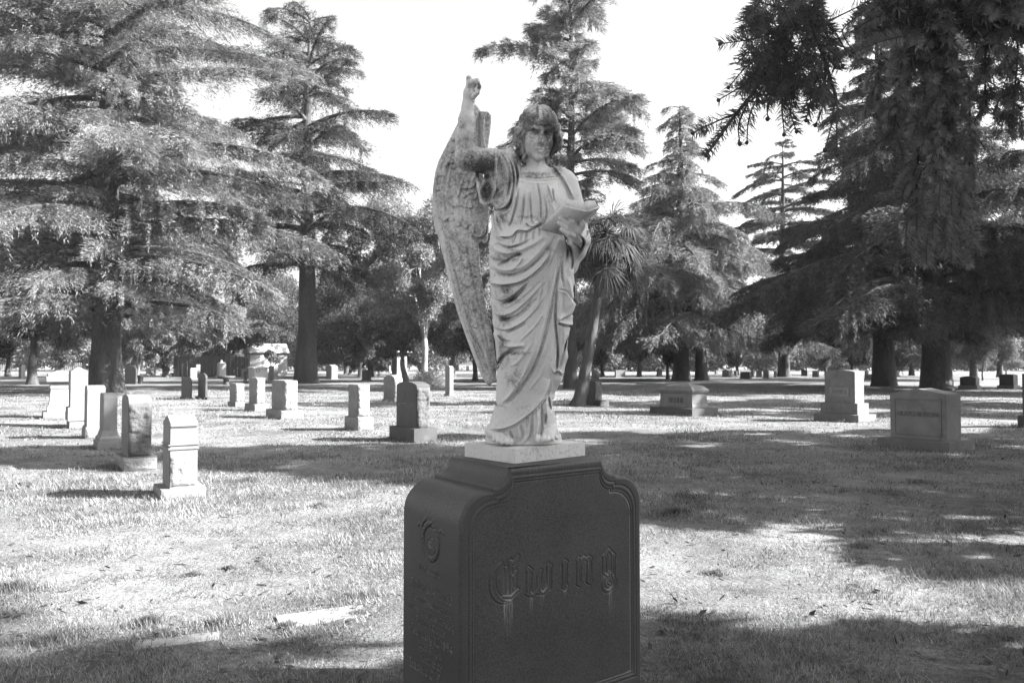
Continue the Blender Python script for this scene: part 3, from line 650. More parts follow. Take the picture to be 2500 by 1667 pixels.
small = [ # name-ish label, xn, y ground, xr, xl, y top, kind, mats
 ('small white post-like stone right of the tall white tapering one', 558, 920, 564, 554.5, 896, 'round', 'white'),
 ('low white stone left of the tall white tapering one', 521, 919, 526, 516, 896, 'round', 'marble_old'),
 ('grey stone with pale cap left of the broad white wreath stone', 592, 922, 604, 588, 899, 'flat', 'granite'),
 ('narrow black post in front of the white mausoleum', 597, 934, 602.5, 595, 906, 'flat', 'granite_dark'),
 ('white block stone right of the stone urn', 466, 926, 480.5, 463, 897.5, 'flat', 'white'),
 ('pale stone just behind the white block right of the urn', 479, 921, 489, 473, 888.5, 'flat', 'granite_light'),
 ('pale rough stub with leafy top before the board fence', 507, 920, 513, 500, 898, 'round', 'marble_old'),
 ('small pale stone left of another matching one, right of the great trunk', 359, 916, 368, 356, 896, 'flat', 'granite_light'),
 ('small pale stone on wide base, left of the round dark bush in its urn', 380, 916, 389, 376, 894, 'flat', 'granite_light'),
 ('tiny pale stone above the black rounded stone', 337, 909, 341, 335, 891, 'flat', 'granite_light'),
 ('white stone in the far left behind the straight black trunk', 53, 925, 61, 51, 890, 'flat', 'white'),
 ('grey stone touching the left side of the white far-left stone', 46, 924, 51.5, 43, 893, 'flat', 'granite_light'),
 ('pale slab left of the pale obelisk, one of three close slabs', 133, 904, 141, 129, 886, 'flat', 'granite_light'),
 ('dark slab in the middle of the three close slabs left of the obelisk', 147, 905, 153, 143, 887, 'round', 'granite_dark'),
 ('pale tall slab, right one of three close slabs left of the obelisk', 157, 906, 163, 154.5, 887, 'flat', 'granite_light'),
 ('pale small stone behind the tip of the great trunk roots', 290, 912, 298, 287, 893, 'flat', 'white'),
]
for (lb, xn, yg, xr, xl, yt, kd, mt) in small:
    stone('gravestone', lb, dict(base=(xn, yg, xr+1, xl-1, yg-3), body=(xn, xr, xl, yt+1, yt-1)), kd, (mt, mt), group='small far stones on the left', bmax=1.0, amax=1.6)
def obelisk(px, yg, yt, wpx, label):
    g = gnd(px, yg); h = zat(yt, g.y); w_ = wpx/F*g.y/2; e = empty('obelisk', (g.x, g.y, 0), R(36), label, 'obelisk')
    link('base', bm_mesh('base', loft([(-.1, w_*1.7, w_*1.7), (h*.1, w_*1.7, w_*1.7), (h*.11, w_*1.3, w_*1.3), (h*.2, w_*1.3, w_*1.3)], .01)), M['white'], e)
    link('shaft', bm_mesh('shaft', loft([(h*.19, w_, w_), (h*.95, w_*.72, w_*.72), (h, .02, .02)], .01)), M['white'], e)
obelisk(183.5, 900, 867, 4.5, 'slender white obelisk left of the great cedar trunk')
obelisk(211.5, 899, 871, 4.5, 'slender white obelisk touching the edge of the great cedar trunk')
# shaded stones
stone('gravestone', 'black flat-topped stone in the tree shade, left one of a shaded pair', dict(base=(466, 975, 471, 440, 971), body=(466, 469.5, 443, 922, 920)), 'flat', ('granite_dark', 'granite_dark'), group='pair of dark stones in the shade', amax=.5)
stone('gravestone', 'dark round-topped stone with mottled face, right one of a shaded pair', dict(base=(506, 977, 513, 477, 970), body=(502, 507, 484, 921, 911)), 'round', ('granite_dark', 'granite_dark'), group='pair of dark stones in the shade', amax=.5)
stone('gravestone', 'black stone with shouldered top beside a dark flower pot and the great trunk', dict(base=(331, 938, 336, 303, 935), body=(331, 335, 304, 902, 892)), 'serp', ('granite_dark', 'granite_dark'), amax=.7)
# urns and pots
def lathe(prof, k=20):
    bm = bmesh.new(); rings = []
    for r_, z in prof: rings.append([bm.verts.new((r_*math.cos(i/k*6.2832), r_*math.sin(i/k*6.2832), z)) for i in range(k)])
    for a_, b_ in zip(rings, rings[1:]):
        for i in range(k): bm.faces.new((a_[i], a_[(i+1) % k], b_[(i+1) % k], b_[i]))
    bm.faces.new(rings[0][::-1]); bm.faces.new(rings[-1]); return bm
def pot(name, px, yg, h, prof, m, label, cat):
    g = gnd(px, yg); e = empty(name, (g.x, g.y, 0), 0, label, cat); link('bowl', bm_mesh('bowl', lathe([(r_*h, z*h) for r_, z in prof]), True), M[m], e); return e
pot('stone_urn', 452, 917, 1.45, [(.22, -.05), (.24, .1), (.1, .16), (.08, .45), (.14, .52), (.3, .62), (.33, .92), (.37, .94), (.3, 1.0), (.25, .96)], 'white', 'white goblet-shaped stone urn on a short stem, before the board fence', 'urn')
pot('flower_pot', 343, 937, .75, [(.22, -.05), (.24, .1), (.33, .8), (.4, .84), (.4, 1.0), (.3, 1.0), (.28, .8)], 'granite_dark', 'dark flower pot beside the black shouldered stone', 'pot')
e = pot('planted_urn', 406, 921, .8, [(.45, -.05), (.45, .15), (.2, .3), (.3, .6), (.42, .8), (.4, .85), (.3, .8)], 'granite_dark', 'dark urn holding a round clipped bush', 'urn')
P = nrm(rng.normal(size=(900, 3)))*(.42*rng.random((900, 1))**.3)+np.array([0, 0, 1.05]); Vb = leaf_tris(P, nrm(rng.normal(size=(900, 3))), .12, .07)
link('bush', np_mesh('bush', Vb, np.arange(len(Vb)).reshape(-1, 3)), M['broad_dark'], e)
pot('planter', 423, 920, .55, [(.3, -.05), (.3, .2), (.35, .6), (.75, .8), (.75, 1.0), (.5, 1.0), (.45, .9)], 'granite_dark', 'small dark planter right of the round clipped bush', 'planter')
pot('planter', 552, 939, .7, [(.3, -.05), (.32, .2), (.3, .6), (.95, .75), (1.0, 1.0), (.7, 1.0), (.6, .9)], 'granite_dark', 'wide-rimmed dark stone planter in the shade', 'planter')
# --- right side
e, d = stone('gravestone', 'dark stone with bright hewn edge under the palm', dict(base=(1466, 990, 1487, 1396, 977), body=(1458, 1475, 1418, 931, 929)), 'flat', ('granite_dark', 'granite_dark'), rough=True)
e, d = stone('gravestone', 'tall stone with curved top and small raised name plate, right of the low tomb', dict(base=(2096, 1031, 2137.5, 1985, 1014), body=(2086, 2108.5, 2012, 908, 903)), 'serp', ('granite_mid', 'granite_mid'), mid=(986, 1.22))
pl = link('name_plate', bm_mesh('name_plate', loft([(-.13, .012, d['b']*.32), (.13, .012, d['b']*.32)], .004)), M['granite'], e); pl.location = (-d['a']/2-.008, 0, zat(957, d['C'][1]-.3))
lt = lettered(e, 'AMES', -d['a']/2-.024, zat(957, d['C'][1]-.3), .17, d['b']*.5, M['granite_mid'])
def name_panel(e, d, s, zt, zb_, m1, m2):
    b = d['b']
    fr = bmesh.new()
    x = -d['a']/2-.004
    for (y0, y1, z0, z1) in ((-b*.40, b*.40, zt-.02, zt+.015), (-b*.40, b*.40, zb_-.015, zb_+.01), (-b*.42, -b*.40, zb_-.015, zt+.015), (b*.40, b*.42, zb_-.015, zt+.015)):
        vs = bmesh.ops.create_cube(fr, size=1)['verts']; bmesh.ops.scale(fr, verts=vs, vec=(.02, y1-y0, z1-z0)); bmesh.ops.translate(fr, verts=vs, vec=(x, (y0+y1)/2, (z0+z1)/2))
    link('panel_frame', bm_mesh('panel_frame', fr), m1, e)
    lettered(e, s, x-.004, (zt*.56+zb_*.44), .13, b*.72, m2)
e, d = stone('family_monument', 'wide low monument with slightly peaked top and carved family name in a panel', dict(base=(2318, 1107, 2377, 2140, 1080), body=(2309, 2345, 2172, 963, 948)), 'peak', ('granite', 'granite_mid'), cat='monument')
name_panel(e, d, 'HUTCHINSON', zat(974, d['C'][1]-.4), zat(1062, d['C'][1]-.4), M['granite'], M['granite_mid'])
def tomb():
    rz = R(36); Cn, A, B, a, b = solve(1690, 1016, 1752, 1586, rz, (1689, 1728, 1607)); z = lambda py: zat(py, Cn[1]-.8)
    e = empty('low_tomb', (Cn[0], Cn[1], 0), rz, 'low house-shaped tomb with hipped lid and a dark barred opening', 'tomb')
    link('base', bm_mesh('base', loft([(-.1, A/2, B/2), (z(997), A/2, B/2)], .02)), M['granite_dark'], e)
    link('chest', bm_mesh('chest', loft([(z(997)-.01, a/2, b/2), (z(994), a/2, b/2), (z(988), a/2*.95, b/2*.96), (z(962), a/2*.9, b/2*.93)], .01)), M['granite_mid'], e)
    link('lid', bm_mesh('lid', loft([(z(962), a/2*.93, b/2*.95), (z(959), a/2*1.0, b/2*1.0), (z(953), a/2*1.06, b/2*1.04), (z(947), a/2*.85, b/2*.88), (z(944), a/2*.8, b/2*.8), (z(937), a*.12, b*.2)], .008)), M['granite_mid'], e)
    o = link('opening', bm_mesh('opening', loft([(z(984), .012, b*.2), (z(972), .012, b*.2)], .004)), M['glass'], e); o.location = (-a/2*.93-.01, 0, 0)
    for i in range(4):
        q = link('bar', bm_mesh('bar', loft([(z(984), .008, .012), (z(972), .008, .012)], 0)), M['granite'], e); q.location = (-a/2*.93-.03, (i-1.5)*b*.09, 0)
    STONE_FEET.append((Cn[0], Cn[1], .9, Cn[1]))
tomb()
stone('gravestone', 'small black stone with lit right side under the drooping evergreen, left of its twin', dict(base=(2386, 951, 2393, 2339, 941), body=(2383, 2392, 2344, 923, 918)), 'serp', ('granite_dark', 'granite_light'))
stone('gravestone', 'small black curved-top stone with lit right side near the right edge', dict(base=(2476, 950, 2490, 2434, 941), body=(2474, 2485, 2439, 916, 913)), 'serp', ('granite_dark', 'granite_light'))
stone('gravestone', 'tall black stone with stepped foot cut off by the right edge of the picture', dict(base=(2508, 1045, 2545, 2482, 1015), body=(2510, 2532, 2494, 912, 905)), 'flat', ('granite_dark', 'granite_dark'))
def cross():
    g = gnd(1722, 925); e = empty('stone_cross', (g.x, g.y, 0), R(30), 'stone cross on a tapering shaft before the black cedar trunk, its edge lit', 'cross'); h = zat(886, g.y)
    link('shaft', bm_mesh('shaft', loft([(-.1, .3, .42), (.2, .28, .4), (.25, .2, .22), (h*.72, .13, .16), (h, .12, .15)], .01)), M['granite'], e)
    bm = bmesh.new(); vs = bmesh.ops.create_cube(bm, size=1)['verts']; bmesh.ops.scale(bm, verts=vs, vec=(.2, .95, .26)); bmesh.ops.translate(bm, verts=vs, vec=(0, 0, h*.78)); link('cross_arm', bm_mesh('cross_arm', bm), M['granite'], e)
    rg = Tubes(); th = np.linspace(0, 2*np.pi, 22); rg.add(np.stack([0*th, .34*np.cos(th), h*.78+.34*np.sin(th)], -1), .06, 6); link('ring', rg.mesh('ring'), M['granite_light'], e)
cross()
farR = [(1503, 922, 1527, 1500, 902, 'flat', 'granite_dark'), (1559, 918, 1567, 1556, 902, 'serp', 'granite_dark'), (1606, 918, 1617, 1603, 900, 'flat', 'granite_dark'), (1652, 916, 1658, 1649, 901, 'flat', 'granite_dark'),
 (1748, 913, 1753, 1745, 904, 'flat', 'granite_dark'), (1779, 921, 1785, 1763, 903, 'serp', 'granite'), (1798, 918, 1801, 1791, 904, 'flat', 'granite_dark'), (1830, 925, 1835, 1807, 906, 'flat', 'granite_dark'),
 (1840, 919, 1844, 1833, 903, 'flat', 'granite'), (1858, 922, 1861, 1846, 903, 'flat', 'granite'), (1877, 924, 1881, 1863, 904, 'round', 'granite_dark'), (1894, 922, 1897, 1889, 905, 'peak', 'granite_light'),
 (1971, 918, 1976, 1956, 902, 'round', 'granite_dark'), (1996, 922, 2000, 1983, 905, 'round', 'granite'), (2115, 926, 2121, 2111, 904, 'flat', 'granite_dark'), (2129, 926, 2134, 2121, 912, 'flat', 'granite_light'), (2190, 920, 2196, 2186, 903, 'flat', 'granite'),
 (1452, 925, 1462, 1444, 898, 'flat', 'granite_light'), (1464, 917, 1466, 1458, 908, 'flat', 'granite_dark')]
farlab = ['dark square stone right of the palm trunk, lit on its right edge', 'dark stone standing between the slanting trunk and the fork-trunked tree', 'dark wide stone touching the fork-trunked tree', 'dark stone at the left foot of the broad cedar trunk',
 'tiny dark block right of the stone cross', 'grey curved-top stone right of the stone cross', 'small dark stone behind the white figure right of the cross', 'widest dark stone between the cross and the lone dark conifer', 'grey stone right behind the widest dark far stone',
 'grey wide stone two places left of the lone dark conifer', 'dark round-topped stone just left of the lone dark conifer', 'small bright pointed stone at the left foot of the lone dark conifer', 'dark round-topped stone right of the lone dark conifer',
 'grey round-topped stone second right of the lone dark conifer', 'thin dark stone right behind the stone with the name plate', 'low pale stepped stone left of the massive trunks', 'grey stone right of the second massive trunk', 'white stone directly right of the palm trunk', 'tiny dark base stone right of the palm trunk']
for (xn, yg, xr, xl, yt, kd, mt), lb in zip(farR, farlab):
    stone('gravestone', lb, dict(base=(xn, yg, xr+1, xl-1, yg-3), body=(xn, xr, xl, yt+1.2, yt)), kd, (mt, mt), group='small far stones on the right', amax=1.6, bmax=2.2)
hz_l = [(640, 906), (655, 905), (721, 903), (790, 903), (832, 902), (838, 903), (845, 902), (1062, 906), (1112, 905), (700, 904), (750, 905), (25, 899), (108, 899), (1140, 905), (2360, 905), (2330, 906)]
for i, (px, yg) in enumerate(hz_l):
    stone('gravestone', 'tiny pale stone among the farthest graves along the horizon', dict(base=(px, yg, px+6, px-3, yg-2), body=(px, px+5, px-2, yg-10-(i % 3), yg-12-(i % 3))), ('flat', 'round', 'peak')[i % 3], (('granite_light', 'granite_light'), ('white', 'white'), ('granite', 'granite'))[(i*7) % 3], group='farthest pale graves along the horizon', amax=1.2, bmax=1.2)
# --- buildings and fences
def gable_house(name, px, yg, wpx, rz, dims, mats, label, cat, door=True):
    g = gnd(px, yg); a, b, hw, hr = dims; e = empty(name, (g.x, g.y, 0), R(rz), label, cat)
    link('wall', bm_mesh('wall', prism([(-b/2, -.1), (b/2, -.1), (b/2, hw), (0, hr), (-b/2, hw)], a/2, .01)), M[mats[0]], e)
    t = .14; o = .25; k = (hr-hw)/(b/2)
    link('roof', bm_mesh('roof', prism([(-b/2-o, hw-k*o+.01), (0, hr+.01), (b/2+o, hw-k*o+.01), (b/2+o, hw-k*o+.01+t), (0, hr+t+.05), (-b/2-o, hw-k*o+.01+t)], a/2+o, .01)), M[mats[1]], e)
    if door:
        link('door', bm_mesh('door', loft([(0, .03, .5), (hw*.75, .03, .5)], .01)), M['granite_dark'], e).location = (-a/2-.02, 0, 0)
    return e
e = gable_house('mausoleum', 649, 918, 0, 30, (5.0, 3.6, 3.3, 4.35), ('white', 'white'), 'small white gabled mausoleum behind the thin young tree', 'mausoleum')
link('cornice', bm_mesh('cornice', loft([(3.0, 2.56, 1.86), (3.12, 2.6, 1.9)], .01)), M['granite'], e)
def pillar():
    g = gnd(975, 918); e = empty('roofed_pillar', (g.x, g.y, 0), R(36), 'square stone pillar tomb with a flat pyramid roof behind the leaning eucalyptus', 'tomb'); h = zat(851, g.y)
    link('shaft', bm_mesh('shaft', loft([(-.1, .95, .95), (.35, .95, .95), (.36, .8, .8), (h*.8, .76, .76)], .02)), M['granite'], e)
    link('cap', bm_mesh('cap', loft([(h*.8, 1.0, 1.0), (h*.84, 1.05, 1.05), (h*.86, 1.35, 1.35), (h*.88, 1.35, 1.35), (h, .12, .12)], .02)), M['white'], e)
pillar()
def board_fence():
    a = gnd(428, 908); Y = 98; x0 = ratio(425)*Y; x1 = ratio(600)*Y; e = empty('board_fence', (x0, Y, 0), 0, 'dark upright board fence behind the far left graves', 'fence')
    bm = bmesh.new(); n = 46
    for i in range(n):
        x = (x1-x0)*i/n; h = 2.7+.06*rng.normal()
        vs = bmesh.ops.create_cube(bm, size=1)['verts']; bmesh.ops.scale(bm, verts=vs, vec=((x1-x0)/n*.93, .04, h)); bmesh.ops.translate(bm, verts=vs, vec=(x, .02*rng.normal(), h/2))
    link('boards', bm_mesh('boards', bm), M['wood'], e)
    for i in range(8):
        link('post', bm_mesh('post', loft([(-.1, .08, .08), (2.85, .08, .08)], .01)), M['wood'], e).location = ((x1-x0)*i/7, .12, 0)
board_fence()
def picket(pa, pb, Y, h, label):
    x0 = ratio(pa)*Y; x1 = ratio(pb)*Y; e = empty('picket_fence', (x0, Y, 0), 0, label, 'fence'); n = int((x1-x0)/.3); bm = bmesh.new()
    for i in range(n):
        vs = bmesh.ops.create_cube(bm, size=1)['verts']; bmesh.ops.scale(bm, verts=vs, vec=(.12, .04, h)); bmesh.ops.translate(bm, verts=vs, vec=(i*.3, 0, h/2))
    link('pickets', bm_mesh('pickets', bm), M['white'], e)
    bm = bmesh.new()
    for z in (h*.3, h*.8):
        vs = bmesh.ops.create_cube(bm, size=1)['verts']; bmesh.ops.scale(bm, verts=vs, vec=(x1-x0, .05, .1)); bmesh.ops.translate(bm, verts=vs, vec=((x1-x0)/2, .06, z))
    link('rails', bm_mesh('rails', bm), M['white'], e)
picket(-30, 20, 120, 1.6, 'white picket fence at the far left edge')
picket(160, 215, 118, 1.9, 'white picket fence behind the two pale obelisks')
gable_house('house', 122, 901, 0, 20, (6, 4.5, 2.0, 2.9), ('plaster', 'white'), 'low pale house with bright roof seen left of the obelisks', 'house', True)
gable_house('house', 1905, 902, 0, 10, (16, 7, 2.6, 4.4), ('plaster', 'white'), 'pale house with bright roof behind the lone dark conifer', 'house', True)
gable_house('house', 1985, 901, 0, -8, (9, 6, 3.6, 5.2), ('plaster', 'roofing'), 'grey-roofed house behind the far parked cars', 'house', True)
gable_house('house', 2085, 901, 0, 8, (13, 7, 2.9, 4.8), ('plaster', 'roofing'), 'wide house behind the stone with the raised name plate', 'house', True)
gable_house('house', 2215, 901, 0, 5, (12, 7, 2.6, 4.6), ('plaster', 'roofing'), 'house with pale eaves seen between the two massive trunks', 'house', True)
gable_house('house', 1530, 901, 0, 5, (14, 7, 2.4, 3.8), ('plaster', 'white'), 'pale house seen under the dark trees right of the palm', 'house', True)
# road along the far side
def road():
    V = [(-200, 150, .02), (300, 150, .02), (300, 157, .02), (-200, 157, .02)]
    me = np_mesh('road', V, np.array([[0, 1, 2, 3]])); tag(link('road', me, M['concrete']), kind='structure')
    V = [(-60, 86, .10), (120, 86, .10), (120, 88.5, .10), (-60, 88.5, .10)]
    me = np_mesh('path', V, np.array([[0, 1, 2, 3]])); tag(link('path', me, M['concrete']), kind='structure')
road()
def car(px, yg, rz, m, label):
    g = gnd(px, yg); e = empty('parked_car', (g.x, g.y, 0), R(rz), label, 'car', 'cars parked along the far road')
    L = 4.4; prof = [(-2.2, .35), (-2.2, .75), (-1.9, .9), (-1.25, .98), (-.6, 1.42), (.75, 1.45), (1.5, 1.0), (2.1, .92), (2.2, .7), (2.2, .35)]
    bm = prism([(y, z) for y, z in prof], .85, .04); link('body', bm_mesh('body', bm), m, e)
    bm = prism([(-1.12, 1.0), (-.55, 1.36), (.7, 1.39), (1.32, 1.0)], .86, 0); link('window', bm_mesh('window', bm), M['glass'], e)
    for sx in (-1, 1):
        for y in (-1.35, 1.35):
            bm = bmesh.new(); bmesh.ops.create_cone(bm, cap_ends=True, segments=16, radius1=.33, radius2=.33, depth=.2); bmesh.ops.rotate(bm, verts=bm.verts, matrix=Matrix.Rotation(R(90), 3, 'Y')); wl = link('wheel', bm_mesh('wheel', bm), M['rubber'], e); wl.location = (sx*.78, y, .33)
car(1942, 903, 80, M['carpaint'], 'pale parked car right of the lone dark conifer, facing sideways')
car(2026, 905, 20, M['carpaint_dark'], 'dark parked car with pale edges left of the name-plate stone')
car(2375, 903, 85, M['carpaint'], 'white parked car right of the thickest trunk')
car(2448, 902, 85, M['carpaint_dark'], 'grey parked car near the right edge behind the small tree')
car(2484, 901, 80, M['carpaint'], 'bright parked car at the far right edge')
car(1893, 905, 84, M['carpaint'], 'white parked car directly left of the lone dark conifer')
# white stone figures far away
def figure(px, yg, yt, label, m='marble_old'):
    g = gnd(px, yg); h = zat(yt, g.y); e = empty('grave_statue', (g.x, g.y, 0), 0, label, 'statue')
    link('pedestal', bm_mesh('pedestal', loft([(-.1, .3, .3), (h*.35, .26, .26)], .02)), M[m], e)
    bm = lathe([(.22, h*.34), (.2, h*.5), (.15, h*.68), (.2, h*.8), (.16, h*.87), (.06, h*.9), (.085, h*.94), (.08, h*.98), (.03, h)], 14); link('figure', bm_mesh('figure', bm, True), M[m], e)
figure(951, 917, 892, 'small white stone figure left of the roofed pillar')
figure(1787, 918, 899, 'white stone figure between the far stones right of the cross', 'white')
# shrub with pale flowers at the foot of the eucalyptus
g = gnd(1052, 944); e = empty('flowering_shrub', (g.x, g.y, 0), 0, 'low bright shrub at the foot of the forked white eucalyptus', 'shrub')
P = rng.normal(size=(5000, 3))*np.array([.55, .4, .28])+np.array([0, 0, .42]); P[:, 2] = np.abs(P[:, 2]); Vb = leaf_tris(P, nrm(rng.normal(size=(5000, 3))+[0, 0, .8]), .2, .07)
sm_ = leafmat('shrub_leaves', .45, .3, .3, 1); link('foliage', np_mesh('foliage', Vb, np.arange(len(Vb)).reshape(-1, 3)), sm_, e)
# flush grave slabs in the near grass
def slab(px0, py0, px1, py1, wy, label):
    A_ = gnd(px0, py0); B_ = gnd(px1, py1); c = (A_+B_)/2; d = B_-A_; an = math.atan2(d.y, d.x); L = d.length; wd = wy
    e = tag(link('grave_slab', bm_mesh('grave_slab', loft([(-.05, L/2, wd/2), (.003, L/2, wd/2)], .004)), M['concrete']), label, 'grave slab'); e.location = (c.x, c.y, max(float(gz(c.x+k*d.x/2, c.y+k*d.y/2)) for k in (-1, 0, 1))); e.rotation_euler = (0, 0, an)
    SLABS.append((c.x, c.y, L/2*.8, wd/2*.48, an))
slab(680, 1520, 893, 1490, .24, 'flush pale concrete slab strip in the grass close to the big monument')
slab(330, 1572, 535, 1548, .15, 'flush pale concrete slab strip farther left, nearly overgrown by grass')
# ============================================================ THE BIG MONUMENT: granite block
MRZ = R(36)
MON_P = np.array([-.2028, 3.0]); MON_E = (np.array([math.cos(MRZ), math.sin(MRZ)]), np.array([-math.sin(MRZ), math.cos(MRZ)]))
MW, MD = 1.0, .47
def convex_sd(P, poly):
    """signed distance (negative inside) of points P (...,2) to a convex polygon, ccw or cw"""
    poly = np.asarray(poly, float); n = len(poly)
    ar = sum(poly[i][0]*poly[(i+1) % n][1]-poly[(i+1) % n][0]*poly[i][1] for i in range(n))
    if ar < 0: poly = poly[::-1]
    d = np.full(P.shape[:-1], -1e9); dm = np.full(P.shape[:-1], 1e9)
    for i in range(n):
        a = poly[i]; b = poly[(i+1) % n]; e = b-a; l = np.hypot(*e)+1e-12; nx, ny = e[1]/l, -e[0]/l
        d = np.maximum(d, (P[..., 0]-a[0])*nx+(P[..., 1]-a[1])*ny)
        t = np.clip(((P[..., 0]-a[0])*e[0]+(P[..., 1]-a[1])*e[1])/l**2, 0, 1); dm = np.minimum(dm, np.hypot(P[..., 0]-a[0]-t*e[0], P[..., 1]-a[1]-t*e[1]))
    return np.where(d > 0, dm, -dm)
def seg_d(P, a, b):
    a = np.asarray(a, float); b = np.asarray(b, float); e = b-a; t = np.clip(((P[..., 0]-a[0])*e[0]+(P[..., 1]-a[1])*e[1])/(e@e+1e-12), 0, 1)
    return np.hypot(P[..., 0]-a[0]-t*e[0], P[..., 1]-a[1]-t*e[1])
class Relief:
    """min-distance field of glyph strokes on a set of (u,z) points, computed only near each stroke"""
    def __init__(s, P): s.P = P; s.D = np.full(P.shape[:-1], .1)
    def _win(s, pts, m):
        pts = np.asarray(pts); lo = pts.min(0)-m; hi = pts.max(0)+m; P = s.P
        return np.nonzero((P[..., 0] > lo[0]) & (P[..., 0] < hi[0]) & (P[..., 1] > lo[1]) & (P[..., 1] < hi[1]))
    def poly(s, pts, m=.02):
        w_ = s._win(pts, m); s.D[w_] = np.minimum(s.D[w_], convex_sd(s.P[w_], pts))
    def line(s, pts, r, m=.02):
        for a, b in zip(pts, pts[1:]):
            w_ = s._win([a, b], m+r); s.D[w_] = np.minimum(s.D[w_], seg_d(s.P[w_], a, b)-r)
def nib(rel, pts, nx, nz):
    for a, b in zip(pts, pts[1:]):
        a = np.array(a, float); b = np.array(b, float); n = np.array([nx, nz]); e = b-a
        if abs(e[0]*n[1]-e[1]*n[0]) < 1e-7: rel.line([a-n, b+n], .0006)
        else:
            pts_ = [a-n, a+n, b+n, b-n]; rel.poly(pts_)
            rel.line([a, b], .0009)
